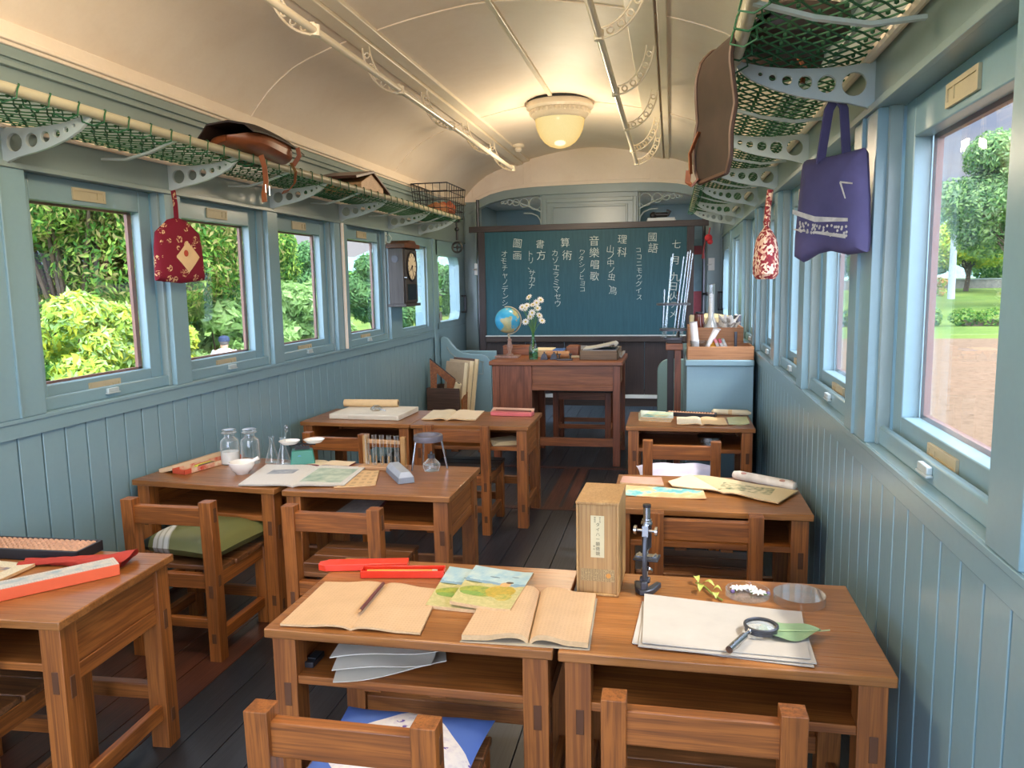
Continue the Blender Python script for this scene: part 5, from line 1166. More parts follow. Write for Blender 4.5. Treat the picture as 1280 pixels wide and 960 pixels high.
t = thing('pencil_case', 'pink and red tin pencil case on the far aisle desk', 'pencil case', (-.875, 4.27, Z0), RAD(-4)); MB().box(-.12, .12, -.035, .03, 0, .022).build('tray', plain('pink_tin', '#cf6a6a', .35), t, bev=.003); m = MB(); m.at((-.01, .045, .0), (RAD(18), 0, RAD(-2))); m.box(-.125, .125, -.03, .03, .018, .024); m.at(); m.build('lid', plain('cream_red', '#c9a08a', .4), t, bev=.002)
p = thing('pencil', 'thin brown pencil resting across the pink pencil case', 'pencil', (-.875, 4.275, Z0 + .0265), RAD(-7)); MB().tube([(-.10, 0, 0), (.11, 0, 0)], .004, 6).build('shaft', M['brown_bead'], p); MB().tube([(-.10, 0, 0), (-.115, 0, 0)], [.004, .001], 6).build('tip', M['palewoodx'], p)
t = thing('shelf_papers', 'fan of loose papers in the shelf of the far aisle desk', 'papers', (-.86, 4.06, .4388), RAD(20)); m = MB()
for k in range(4): m.at((0, .012 * k, .004 * k), (0, 0, .12 * k)); m.box(-.09, .07, -.07, .07, 0, .002)
m.at(); m.build('sheets', M['cream_paper'], t)

# --- desk E
t = NT('map_print'); tc = t.n('ShaderNodeTexCoord'); n = t.noise(tc.outputs['Object'], 9, 5, .6); t.bsdf(t.ramp(n, [(.40, lin('#63aeb0')), (.47, lin('#9cc7bb')), (.50, lin('#dfc08c')), (.62, lin('#d8a878'))]), .6, 0, .3); M['map'] = t.m
quadslab('map_sheet', 'blue and orange printed map at the front of the map desk', 'map', [(-.180, 2.815), (.118, 2.768), (.124, 2.660), (-.172, 2.672)], Z0, .003, [M['map']], .002, wav=.001, nu=12, nv=8)
quadslab('pink_booklet', 'pink booklet behind the printed map', 'book', [(-.175, 2.93), (-.03, 2.925), (-.02, 2.815), (-.180, 2.835)], Z0, .006, [plain('pink_cover', '#c99a86', .6, var=.15), M['pageedge']], .002, side=1)
openbook('notebook', 'open cream notebook with drawn green leaves on the map desk', [(-.005, 2.862), (.085, 3.0), (.262, 2.888), (.160, 2.745)][0:1] + [(.085, 2.975), (.185, 2.735), (.01, 2.80)], [(.085, 2.975), (.44, 2.790), (.352, 2.625), (.185, 2.735)], Z0 + .0042, .005, M['blankpage'], picmat('leaf_drawing', '#dcc79a', (-.09, .09, -.04, .05), '#5a6a4a', '#dcc79a', 55), M['pageedge'], .006)
t = thing('pencil_roll', 'rounded white pencil case with reddish dots on the map desk', 'pencil case', (.335, 2.885, Z0), RAD(-36)); m = MB(); m.tube([(-.125, 0, .017), (-.12, 0, .0175), (-.1, 0, .0185), (.1, 0, .0185), (.12, 0, .0175), (.125, 0, .017)], [.008, .015, .0182, .0182, .015, .008], 16); m.build('body', plain('white_tin', '#d2cabd', .35, var=.15, vs=25), t)
for x in (-.075, .078): MB().ball((x, -.009, .0325), (.012, .008, .004), 12, 6).build('red_dot', plain('red_dot', '#b98a7a', .5), t)
# --- desk F
M['magF'] = picmat('magF', '#cdd6c4', (-.06, .07, -.09, .08), '#5fa5a3', '#d9cf9a', 16)
for k, (dz, dx, lab) in enumerate(((0, 0, 'colourful thin magazine, bottom of the pile on the far right desk'), (.0075, .006, 'colourful thin magazine, middle of the pile on the far right desk'), (.015, .012, 'teal and yellow magazine on top of the pile on the far right desk'))):
    quadslab('magazine', lab, 'magazine', [(-.175 + dx, 4.385), (.005 + dx, 4.35 - dx), (.005 + dx, 4.12 + dx), (-.165 + dx, 4.16)], Z0 + dz, .006, [M['magF'], M['pageedge']], .001, 'magazines on the far right desk', side=1)
openbook('notebook', 'open buff notebook beside the small abacus on the far right desk', [(.035, 4.27), (.16, 4.27), (.16, 4.06), (.035, 4.06)], [(.16, 4.27), (.285, 4.27), (.29, 4.07), (.16, 4.06)], Z0, .006, M['writpale'], M['buff'], M['pageedge'], .006)
quadslab('pale_green_sheet', 'pale green paper at the wall side of the far right desk', 'paper', [(.30, 4.29), (.405, 4.31), (.40, 4.10), (.295, 4.08)], Z0, .004, plain('pale_green', '#c3cba0', .8), .004, wav=.002)
t = thing('pencil_case', 'cream oval pencil case on the far right desk', 'pencil case', (.335, 4.39, Z0), RAD(-8)); MB().tube([(-.11, 0, .014), (-.1, 0, .016), (.08, 0, .016), (.1, 0, .014)], [.006, .0155, .0155, .006], 14).build('body', plain('cream_case', '#d8cba8', .5), t); MB().tube([(-.02, 0, .016), (.0, 0, .016)], .0159, 14).build('band', M['buff'], t)
t = thing('glass_dish', 'round glass dish in the shelf of the far right desk', 'dish', (.205, 4.09, .4388)); m = MB(); m.lathe([(0, 0), (.06, 0), (.065, .01), (.065, .055), (.062, .055), (.061, .006), (0, .004)], 26); m.build('bowl', thin_glass('dish_glass', (.82, .87, .87, 1), .1, 3), t); m = MB(); m.lathe([(0, .058), (.068, .056), (.068, .05)], 26); m.build('lid', thin_glass('dish_lid', (.8, .84, .84, 1), .2, 4), t)
# ------------------------------------------------------------------ on the teacher's desk
TZ = TH + .0006
t = thing('globe', 'small blue globe on a turned wooden stand at the left of the teacher desk', 'globe', (-1.172, 5.66, TZ))
m = MB(); m.box(-.105, .075, -.05, .05, 0, .016); m.lathe([(0, .016), (.028, .016), (.026, .024), (.014, .032), (.012, .045), (.020, .07), (.023, .085), (.015, .105), (.013, .125), (.018, .132), (.012, .14), (0, .145)], 20); m.build('stand', wood('globe_stand', 'z', '#b08a78', '#80604e', .4), t, bev=.002)
GC = Vector((-.012, 0, .275)); GR = .094
m = MB()
m.tube([GC + Vector((.101 * sin(a) * 1, 0, .101 * cos(a))) for a in [RAD(-12 + 192 * k / 20) for k in range(21)]], .0045, 6); m.tube([(-.0, 0, .145), (-.012, 0, .172)], .008, 8); m.build('meridian_arm', M['brassplate'], t)
gt = NT('globe_map'); tc = gt.n('ShaderNodeTexCoord'); mp = gt.n('ShaderNodeMapping'); mp.inputs['Location'].default_value = (.35, .1, .2); gt.l(tc.outputs['Object'], mp.inputs[0])
n = gt.noise(mp.outputs[0], 9, 5, .55); n2 = gt.noise(tc.outputs['Object'], 30, 3, .6); land = gt.ramp(n2, [(.4, lin('#c9c08a')), (.6, lin('#a9b58c'))])
sea = gt.ramp(n, [(.3, lin('#2f9fd0')), (.55, lin('#4fb6dc'))]); gt.bsdf(gt.mix(gt.ramp(n, [(.52, (0, 0, 0, 1)), (.54, (1, 1, 1, 1))]), sea, land), .25, 0, .5)
m = MB(); m.ball((0, 0, 0), GR, 32, 20); o = m.build('ball', gt.m, t, GC, (0, RAD(18), 0))
t = thing('glass_vase', 'green glass bottle vase of white daisies on the teacher desk', 'vase', (-.972, 5.535, TZ))
m = MB(); m.lathe([(0, 0), (.032, 0), (.034, .01), (.035, .05), (.032, .085), (.020, .12), (.012, .15), (.011, .185), (.014, .19)], 24); m.build('glass_body', M['greenglass'], t); m = MB(); m.lathe([(0, .004), (.031, .006), (.032, .05), (0, .055)], 20); m.build('water', thin_glass('water', (.62, .85, .8, 1), .0, 1, 1.33), t)
rnd = random.Random(11)
FL = [(-.065, .02, .36, 0), (-.04, -.02, .38, 0), (-.03, .02, .44, 0), (.055, .01, .42, 0), (.0, -.03, .33, 0), (.035, .0, .36, 0), (-.02, .01, .30, 0), (.05, -.02, .31, 0), (-.075, -.01, .37, 0), (.0, .02, .385, 0), (.062, .02, .27, 0), (-.05, -.02, .265, 0), (.03, -.02, .40, 0)]
for k, (x, y, z, _) in enumerate(FL):
    f = thing('daisy', 'white daisy standing in the green glass vase', 'flower', (-.972, 5.535, TZ + .006), 0, 'daisies in the green vase')
    m = MB(); b = Vector((rnd.uniform(-.006, .006), rnd.uniform(-.006, .006), .01)); T = Vector((x, y, z)); N = Vector((x * .12, y * .12, .19)); m.tube([b, N, (N * .55 + T * .45) + Vector((0, 0, .012)), T], .0019, 5); m.build('stem', M['greenstem'], f)
    d = Vector((x * 4 + rnd.uniform(-.5, .5), -1.0 + rnd.uniform(-.5, .4), .5 + rnd.uniform(-.3, .5))).normalized(); q = d.to_track_quat('Z', 'Y').to_matrix().to_4x4(); q.translation = T
    m = MB(); m.M = q
    for j in range(11):
        a = 2 * pi * j / 11; ca, sa = cos(a), sin(a)
        m.add([(.004 * ca, .004 * sa, 0), (.016 * ca - .006 * sa, .016 * sa + .006 * ca, .004), (.030 * ca, .030 * sa, .001), (.016 * ca + .006 * sa, .016 * sa - .006 * ca, .004)], [(0, 1, 2, 3)])
    m.build('petals', M['petal'], f); m = MB(); m.M = q; m.ball((0, 0, .003), (.008, .008, .005), 8, 6); m.build('yellow_centre', plain('daisy_centre', '#d0b84a', .7), f)
t = thing('wooden_case', 'low dark wooden case behind the globe on the teacher desk', 'case', (-1.14, 5.88, TZ)); MB().box(-.12, .12, -.05, .05, 0, .062).build('body', M['tdx'], t, bev=.003); MB().box(-.122, .122, -.052, .052, .0622, .074).build('lid', M['tdx'], t, bev=.003)
for k, (x, lab) in enumerate(((-.888, 'grey half round desk stamp, left one beside the vase'), (-.818, 'grey half round desk stamp, right one beside the vase'))):
    t = thing('stamp', lab, 'stamp', (x, 5.505, TZ)); m = MB(); m.box(-.026, .026, -.02, .02, 0, .012); m.build('foot', M['darksteel'], t, bev=.002); m = MB(); m.prism([(-.022, .012)] + [(.022 * -cos(pi * j / 10), .012 + .034 * sin(pi * j / 10)) for j in range(11)] , 'xz', -.012, .012); m.tube([(0, 0, .044), (0, 0, .056)], .005, 8); m.build('dome', M['darksteel'], t)
t = thing('ink_stand', 'low black iron ink stand with two posts on the teacher desk', 'ink stand', (-.735, 5.475, TZ)); m = MB(); m.box(-.055, .055, -.03, .03, 0, .010); m.build('base', M['darksteel'], t, bev=.002); m = MB()
for x in (-.040, .040): m.tube([(x, 0, .01), (x, 0, .042)], .005, 8); m.tube([(x - .012, 0, .042), (x + .012, 0, .042)], .005, 6)
m.build('post', M['blackiron'], t)
for x, lab in ((-.85, 'small tan cylinder behind the stamps, left one'), (-.76, 'small tan cylinder behind the stamps, right one')):
    t = thing('spool', lab, 'spool', (x, 5.60, TZ)); MB().tube([(-.035, 0, .027), (.035, 0, .027)], .026, 16).build('drum', M['boxwoodx'], t); m = MB(); m.tube([(-.040, 0, .027), (-.036, 0, .027)], .027, 16); m.tube([(.036, 0, .027), (.040, 0, .027)], .027, 16); m.build('rim', M['palewoodx'], t)
for k, (x, y, z, w, d, h, mt, lab) in enumerate(((-.93, 5.80, 0, .07, .10, .055, M['cream_paper'], 'cream covered book standing behind the vase'), (-.825, 5.80, 0, .05, .09, .050, plain('blue_book', '#3f6ab0', .5), 'blue covered book behind the stamps'), (-.72, 5.86, 0, .045, .08, .07, M['tdx'], 'small brown wooden block at the back of the teacher desk'))):
    t = thing('book' if k < 2 else 'wooden_block', lab, 'book' if k < 2 else 'block', (x, y, TZ)); MB().box(-w, w, -d, d, 0, h).build('cover', mt, t, bev=.003); MB().box(-w + .004, w + .001, -d - .001, d - .004, .005, h - .005).build('pages', M['pageedge'], t) if k < 2 else MB().box(-w * .8, w * .8, -d * .8, d * .8, h, h + .004).build('lid', M['tdx'], t)
quadslab('paper_strip', 'white paper strip lying behind the ink stand', 'paper', [(-.80, 5.72), (-.60, 5.72), (-.60, 5.64), (-.80, 5.64)], TZ, .003, M['paper'], .004, wav=.004)
t = thing('file_tray', 'brown wooden file tray at the right of the teacher desk', 'tray', (-.497, 5.60, TZ)); m = MB(); m.box(-.135, .135, -.12, .30, 0, .005); m.box(-.135, .135, -.12, -.112, 0, .065); m.box(-.135, -.127, -.12, .30, 0, .065); m.box(.127, .135, -.12, .30, 0, .065); m.box(-.135, .135, .292, .30, 0, .065); m.build('box', wood('tray_wood', 'x', '#8a6f50', '#5f4a32', .5, 18, .4), t, bev=.002)
t = thing('paper_stack', 'stack of white papers filling the wooden file tray', 'papers', (-.497, 5.60, TZ + .0055)); m = MB()
for k in range(6): m.box(-.124 + .002 * (k % 2), .122, -.108, .286 - .003 * k, .0105 * k, .0105 * k + .0098)
m.build('sheets', M['paper'], t)
t = thing('ring_binder', 'grey binder with curled cover lying open on the file tray', 'binder', (-.495, 5.62, TZ + .0655)); m = MB()
m.slab(14, 4, lambda u, v: (-.115 + .235 * u, -.12 + .26 * v, .012 + .046 * u ** 1.5 - (.0 if u < .9 else .02 * ((u - .9) / .1) ** 2)), .009); m.build('upper_cover', plain('binder_grey', '#b9b9b0', .5), t); MB().box(-.12, .115, -.12, .14, .0, .007).build('lower_cover', M['darksteel'], t); m = MB(); m.ring((.095, -.07, .028), .020, .0035, 'y', 16, 6); m.ring((.095, .09, .028), .020, .0035, 'y', 16, 6); m.build('ring', M['steel'], t)
quadslab('paper_sheet', 'loose white sheets slipping off right of the file tray', 'paper', [(-.36, 5.92), (-.335, 5.90), (-.338, 5.64), (-.36, 5.62)], TZ, .02, M['paper'], .01, wav=.006)

# ------------------------------------------------------------------ boxes on the blue cabinet
def open_box(name, label, loc, w, d, h, mt, th=.009):
    t = thing(name, label, 'box', loc); m = MB(); m.box(-w, w, -d, d, 0, .006); m.build('bottom', mt, t); m = MB(); m.box(-w, w, -d, -d + th, .006, h); m.box(-w, w, d - th, d, .006, h); m.box(-w, -w + th, -d + th, d - th, .006, h); m.box(w - th, w, -d + th, d - th, .006, h); m.build('sides', mt, t, bev=.0015); return t
CZ = .8366
open_box('wooden_tray', 'open wooden specimen box in front on the blue cabinet', (.282, 4.76, CZ), .185, .14, .075, M['boxwoodx'])
open_box('wooden_tray', 'taller open wooden box behind the front one on the blue cabinet', (.272, 5.16, CZ), .165, .20, .165, M['boxwoodx'])
BZ = CZ + .0065
t = thing('glass_bowl', 'ribbed clear glass bowl in the front wooden box', 'bowl', (.165, 4.74, BZ)); m = MB(); m.lathe([(0, 0), (.04, 0), (.05, .02), (.053, .095), (.050, .095), (.046, .02), (0, .006)], 24); m.build('bowl', thin_glass('bowl_glass', (.86, .89, .9, 1), .1, 3), t)
for k, (x, y, x2, y2, l, lab) in enumerate(((.15, 4.74, -.02, 0, .19, 'wide white plastic tube standing in the glass bowl'), (.19, 4.74, .075, .0, .15, 'white plastic scoop leaning out of the glass bowl'))):
    t = thing('plastic_tube', lab, 'tube', (x, y, BZ + .012)); m = MB(); m.tube([(0, 0, 0), (x2, y2, l)], [.024, .022] if k == 0 else [.010, .020], 14); m.build('tube', M['whitechina'], t); MB().tube([(x2, y2, l), (x2 * 1.02, y2, l + .006)], .024, 14).build('rim', M['paper'], t)
t = thing('yellow_ball', 'yellow ribbed ball of twine in the front wooden box', 'ball', (.245, 4.76, BZ)); MB().ball((0, 0, .045), (.038, .034, .05), 14, 10).build('body', plain('yellow_twine', '#d19a2a', .6), t); m = MB(); [m.ring((0, 0, .045 + dz), (.0385 ** 2 - min(dz * dz * .55, .0013)) ** .5, .003, 'z', 18, 4) for dz in (-.03, -.012, .008, .026)]; m.build('twine_turns', plain('twine', '#b07d1c', .7), t)
for k, (x, c, lab) in enumerate(((.300, '#c9747c', 'pink packet leaning in the front wooden box, nearest the yellow ball'), (.325, '#a8404a', 'dark red packet leaning in the middle of the front wooden box'), (.345, '#8f958c', 'grey packet leaning in the front wooden box beside the dark post'))):
    t = thing('packet', lab, 'packet', (x, 4.75, BZ)); m = MB(); m.at((0, 0, 0), (0, RAD(-24), 0)); m.box(-.008, .008, -.03, .03, .003, .115); m.at(); m.build('body', plain('packet_%d' % k, c, .6), t, bev=.002); m = MB(); m.at((0, 0, 0), (0, RAD(-24), 0)); m.box(-.0085, .0085, -.0305, .0305, .05, .09); m.at(); m.build('label_band', M['paper'], t)
t = thing('metal_rod', 'short dark metal rod standing in the front wooden box', 'rod', (.375, 4.76, BZ)); MB().tube([(0, 0, 0), (0, 0, .145)], .009, 12).build('shaft', M['darksteel'], t); MB().tube([(0, 0, 0), (0, 0, .02)], .014, 12).build('foot', M['blackiron'], t)
rnd = random.Random(9)
for k in range(7):
    x, y = .40 + rnd.uniform(-.012, .035), 4.68 + k * .028; t = thing('shell', 'small brown and white shell at the right side of the front wooden box', 'shell', (x, y, BZ), rnd.uniform(0, 6), 'shells in the front wooden box')
    m = MB(); m.lathe([(0, 0), (.016, .004), (.018, .018), (.010, .032), (0, .044)], 10); m.build('body', plain('shell', ['#8a5a44', '#cfc0b0', '#6a4a3c'][k % 3], .5), t); m = MB(); m.ring((0, 0, .018), .017, .003, 'z', 10, 4); m.build('ridge', M['cream_paper'], t)
UZ = CZ + .0065
t = thing('brown_bottle', 'dark red brown glass flask at the left of the rear wooden box', 'bottle', (.175, 5.08, UZ)); m = MB(); m.lathe([(0, .1), (.06, .1), (.062, .12), (.045, .16), (.033, .185), (.030, .235), (.036, .24), (0, .24)], 22); m.lathe([(0, 0), (.06, 0), (.06, .1)], 22); m.build('body', plain('brown_glass', '#6a2f24', .15), t); MB().tube([(0, 0, .24), (0, 0, .252)], .024, 14).build('stopper', M['blackiron'], t)
t = thing('glass_cylinder', 'tall white glass measuring cylinder in the rear wooden box', 'cylinder', (.245, 5.02, UZ)); m = MB(); m.lathe([(0, 0), (.05, 0), (.05, .10), (.05, .165), (.026, .21), (.020, .225), (.019, .42), (.024, .425)], 20); m.build('body', thin_glass('cyl_glass', (.9, .92, .92, 1), .15, 4), t); m = MB(); m.lathe([(0, .004), (.044, .006), (.044, .15), (.02, .2), (.016, .22), (.015, .36), (0, .37)], 16); m.build('white_filling', M['whitechina'], t)
for k in range(9):
    a = rnd.uniform(-.7, .7); t = thing('white_coral', 'branching white coral piece heaped in the rear wooden box', 'coral', (.335 + rnd.uniform(-.04, .05), 5.10 + rnd.uniform(-.08, .14), UZ + .001), rnd.uniform(0, 6), 'coral pieces in the rear wooden box')
    m = MB(); m.tube([(0, 0, 0), (.006, 0, .10), (.012, 0, .20 + .04 * rnd.random())], [.022, .018, .008], 7); m.build('branch', M['whitechina'], t)
    for j in range(3): m = MB(); b = rnd.uniform(0, 6); z = .10 + .04 * j; m.tube([(.006, 0, z), (.05 * cos(b), .05 * sin(b), z + .045)], [.011, .004], 6); m.build('twig', M['paper'], t)
quadslab('straw_hat', 'cream folded straw mat behind the rear wooden box', 'mat', [(.13, 5.75), (.38, 5.75), (.38, 5.45), (.13, 5.45)], CZ, .20, plain('straw', '#d0bd8a', .8, var=.15), 0, wav=.012)
t = thing('small_cup', 'dark small cup at the wall end of the blue cabinet', 'cup', (.437, 5.42, CZ)); m = MB(); m.lathe([(0, 0), (.022, 0), (.024, .22), (.021, .22), (.019, .01), (0, .008)], 14); m.build('body', M['darksteel'], t); MB().ring((0, 0, .22), .0225, .003, 'z', 16, 5).build('rim', M['steel'], t)
# glass tubes in a stand
t = thing('pipette_stand', 'stand of two dark round plates holding long glass tubes beside the cabinet', 'stand', (.015, 5.03, .9256)); m = MB()
MB().tube([(.03, .02, 0), (.03, .02, .30)], .011, 10).build('column', M['darkwoodz'], t)
for z, r in ((.0, .06), (.055, .085), (.215, .105)): MB().lathe([(0, z), (r, z), (r, z + .012), (0, z + .012)], 26).build('plate', plain('plate_%d' % int(z * 1000), '#5a5a60', .35), t)
for k, (x, y, dx, h) in enumerate(((-.055, -.03, .05, .52), (-.045, .02, .03, .50), (.00, -.045, .06, .50), (.02, -.02, .065, .53), (.045, -.035, .055, .54), (.055, .03, .06, .52), (-.065, .0, .01, .30))):
    p = thing('glass_tube', 'long thin clear glass tube standing in the round plate stand', 'glass tube', (.015 + x, 5.03 + y, .9256 + .013), 0, 'glass tubes in the plate stand'); m = MB(); m.tube([(0, 0, 0), (dx * .4, 0, h * .4), (dx, 0, h)], .0065, 8); m.build('tube', thin_glass('tube_glass', (.84, .9, .88, 1), .05, 3), p)

# ------------------------------------------------------------------ crate in the far left corner
t = thing('wooden_crate', 'low dark wooden crate of teaching boards in the far left corner', 'crate', (-2.02 + .16, 6.60, 0), RAD(-4))
cw = wood('crate_wood', 'x', '#6a5044', '#42302a', .5, 18, .4); m = MB(); m.box(-.21, .09, -.17, -.155, 0, .40); m.build('front_board', cw, t, bev=.002); m = MB(); m.prism([(-.17, 0), (.12, 0), (.12, .40), (-.155, .30)], 'yz', .10, .115); m.build('side_board', M['wy'], t, bev=.002); m = MB(); m.box(-.21, -.196, -.155, .12, 0, .40); m.box(-.21, .115, .12, .135, 0, .40); m.box(-.2, .10, -.155, .12, 0.002, .02); m.build('box_shell', cw, t, bev=.002)
t = thing('set_square', 'large wooden triangle ruler standing in the far left crate', 'ruler', (-2.03, 6.50, .022), RAD(14))
tri = [(-.02, .0), (.20, .0), (.20, .41), (-.02, .62)]; o = curve_mesh('triangle', [[(-.03, 0), (.19, 0), (.19, .44), (-.03, .625)], [(.012, .05), (.085, .05), (.115, .42), (.03, .50)]], .006, M['wz'], t, (0, 0, 0), (pi / 2, 0, 0)); MB().tube([(.19, 0, .44), (-.03, 0, .63)], .006, 6).build('dark_edge', M['blackiron'], t)
for k, (x, y, a, w, lab) in enumerate(((-1.885, 6.51, -4, .10, 'pale old flat board at the front of the far left crate'), (-1.86, 6.56, -4, .11, 'pale old flat board second from front in the far left crate'), (-1.835, 6.61, -4, .115, 'dark brown flat board at the back of the far left crate'))):
    t = thing('teaching_board', lab, 'board', (x, y, .022), RAD(a)); m = MB(); m.at((0, 0, 0), (RAD(-6), RAD(5), 0)); m.box(-w, w, -.012, .012, .01, .60 + .012 * k); m.at(); m.build('sheet', [M['cream_paper'], plain('old_board', '#b3a184', .7), cw][k] if k != 0 else plain('old_board_front', '#a8967c', .7, var=.15), t, bev=.003); m = MB(); m.at((0, 0, 0), (RAD(-6), RAD(5), 0)); m.box(w - .03, w + .001, -.0128, .0128, .01, .60 + .012 * k); m.at(); m.build('edge_strip', M['cream_paper'], t)
t = thing('paper_scroll', 'cream paper scroll end poking out of the far left crate', 'scroll', (-1.825, 6.47, .022)); MB().tube([(-.04, 0, .22), (.03, -.01, .42)], .028, 12).build('roll', M['cream_paper'], t); MB().tube([(.03, -.01, .42), (.0305, -.0102, .4215)], .014, 10).build('dark_end_disc', M['blackiron'], t)  # solid black disc paints the shade inside the rolled end
# ------------------------------------------------------------------ outdoors
GZ = -1.05
def gz_right(x, y):
    d = max(0, y - 41); return GZ + min(1.2, .034 * d) + .006 * max(0, y - 77)
def ground(name, x0, x1, y0, y1, f, mt, nx=2, ny=2):
    m = MB(); m.grid(nx, ny, lambda u, v: (x0 + (x1 - x0) * u, y0 + (y1 - y0) * v, f(x0 + (x1 - x0) * u, y0 + (y1 - y0) * v)), 0); return struct(m.build(name, mt))
t = NT('gravel'); tc = t.n('ShaderNodeTexCoord'); n = t.noise(tc.outputs['Object'], 7, 6, .8); n2 = t.noise(tc.outputs['Object'], .5, 4, .6)
c = t.ramp(n, [(.3, lin('#48392a')), (.48, lin('#77634d')), (.7, lin('#836d57'))]); c = t.mix(t.ramp(n2, [(.35, (0, 0, 0, 1)), (.7, (.4, .4, .4, 1))]), c, lin('#715c46')); t.bsdf(c, .95, 0, .1, bump=n, bstr=.7, bdist=.03); M['gravel'] = t.m
def grassmat(name, a, b, c):
    t = NT(name); tc = t.n('ShaderNodeTexCoord'); n = t.noise(tc.outputs['Object'], 4, 6, .75); n2 = t.noise(tc.outputs['Object'], .22, 4, .6); k = t.ramp(n, [(.35, lin(a)), (.65, lin(b))]); t.bsdf(t.mix(t.ramp(n2, [(.4, (0, 0, 0, 1)), (.65, (.7, .7, .7, 1))]), k, lin(c)), .95, 0, .1, bump=n, bstr=.8, bdist=.05); return t.m
M['grass'] = grassmat('grass', '#466028', '#647a35', '#76853e')
ground('gravel_yard', .9, 70, -30, 31.5, lambda x, y: GZ, M['gravel'])
ground('gravel_bed', -4.0, .9, -30, 31.5, lambda x, y: GZ - .004, M['gravel'])
ground('lawn_right', -4.0, 120, 31.5, 160, gz_right, M['grass'], 8, 60)
ground('lawn_left', -90, -4.0, -30, 31.5, lambda x, y: GZ - .35, M['grass'], 4, 4); ground('lawn_back', -90, -4.0, 31.5, 160, lambda x, y: GZ - .35 + .004 * max(0, y - 40), M['grass'], 4, 20)

def foliage(name, parent, blobs, n, size, mats, seed=0, up=.35, elong=1.0):
    """leaf cards scattered through a set of ellipsoid clumps, one mesh"""
    r = np.random.default_rng(seed); B = np.array(blobs, float); vol = (B[:, 3] * B[:, 4] * B[:, 5]) ** .75; pick = r.choice(len(B), n, p=vol / vol.sum())
    d = r.normal(size=(n, 3)); d /= np.linalg.norm(d, axis=1)[:, None]; rad = r.uniform(.55, 1.0, n) ** .6
    P = B[pick, :3] + d * B[pick, 3:6] * rad[:, None]
    nr = d + r.normal(size=(n, 3)) * .55; nr[:, 2] += up; nr /= np.linalg.norm(nr, axis=1)[:, None]
    a = np.cross(nr, r.normal(size=(n, 3))); a /= np.linalg.norm(a, axis=1)[:, None]; b = np.cross(nr, a); s = size * r.uniform(.6, 1.25, n)[:, None]
    V = np.stack([P - a * s * elong, P + b * s * .45 + nr * s * .08, P + a * s * elong, P - b * s * .45 + nr * s * .08], 1).reshape(-1, 3)
    me = bpy.data.meshes.new(name); me.vertices.add(4 * n); me.vertices.foreach_set('co', V.ravel()); me.loops.add(4 * n); me.loops.foreach_set('vertex_index', np.arange(4 * n)); me.polygons.add(n); me.polygons.foreach_set('loop_start', np.arange(0, 4 * n, 4))
    for mt in mats: me.materials.append(mt)
    me.polygons.foreach_set('material_index', r.integers(0, len(mats), n)); me.update(calc_edges=True)
    o = bpy.data.objects.new(name, me); COL.objects.link(o); o.parent = parent; return o
BARK = plain('bark', '#5a4a3c', .9, var=.3, vs=5)
LG = [leafmat('leaf_mid', '#4f7a34', '#72983f'), leafmat('leaf_deep', '#3a6430', '#56833a'), leafmat('leaf_fresh', '#86a848', '#a4bb5a')]
LY = [leafmat('leaf_yellow', '#a9b43c', '#c3c44c'), leafmat('leaf_lime', '#8aab3e', '#a6bf54')]
LP = [leafmat('leaf_pale', '#88ad62', '#a8c382'), leafmat('leaf_pale_b', '#729a50', '#92b26c')]
LD = [leafmat('leaf_pine', '#40643e', '#5e8650'), leafmat('leaf_pine_b', '#50784a', '#769c5e')]
LR = [LG[0], LG[2], LG[1], leafmat('leaf_tip', '#94925a', '#a29860')]
def tree(name, label, cat, x, y, z, h, r, n, size, mats, seed, group=None, trunk=.16, base=.3, squash=.75, nb=11, elong=1.0, lean=0):
    t = thing(name, label, cat, (x, y, z), 0, group); rd = random.Random(seed)
    m = MB(); top = h * (base + .35); m.tube([(0, 0, 0), (lean * .4 + .05 * r, 0, top * .5), (lean, .05 * r, top), (lean * 1.1, 0, h * .9)], [trunk, trunk * .8, trunk * .55, trunk * .12], 8)
    blobs = []
    for k in range(nb):
        a = rd.uniform(0, 2 * pi); q = rd.uniform(.15, .75) * r; zz = h * rd.uniform(base + .12, .93); w = 1 - .45 * abs((zz / h - base) / (1 - base) - .4)
        c = (lean + q * cos(a) * w, q * sin(a) * w, zz); rr = r * rd.uniform(.34, .52) * w * (1 if nb < 18 else .88); blobs.append((*c, rr, rr, rr * squash))
        m.tube([(lean * .7, 0, h * base * rd.uniform(.8, 1.4)), (c[0] * .5 + lean * .4, c[1] * .5, (zz + h * base) / 2), c], [trunk * .32, trunk * .2, trunk * .05], 6)
    m.build('trunk', BARK, t); foliage('foliage', t, blobs, n, size, mats, seed, elong=elong); return t
def bush(label, x, y, z, h, r, n, size, mats, seed, elong=1.0, stems=5):
    t = thing('bush', label, 'bush', (x, y, z)); rd = random.Random(seed); m = MB(); blobs = []
    for k in range(stems * 4):
        a = rd.uniform(0, 2 * pi); zz = h * rd.uniform(.12, .92); q = r * rd.uniform(.2, .95) * (1 - .5 * (zz / h) ** 2); c = (q * cos(a), q * sin(a), zz); rr = r * rd.uniform(.16, .36); blobs.append((*c, rr, rr, rr * .8)); m.tube([(q * .2 * cos(a), q * .2 * sin(a), 0), (q * .7 * cos(a), q * .7 * sin(a), zz * .6), c], [.03, .02, .006], 5)
    m.build('stems', BARK, t); foliage('foliage', t, blobs, n, size, mats, seed, elong=elong); return t
LZ = GZ - .35
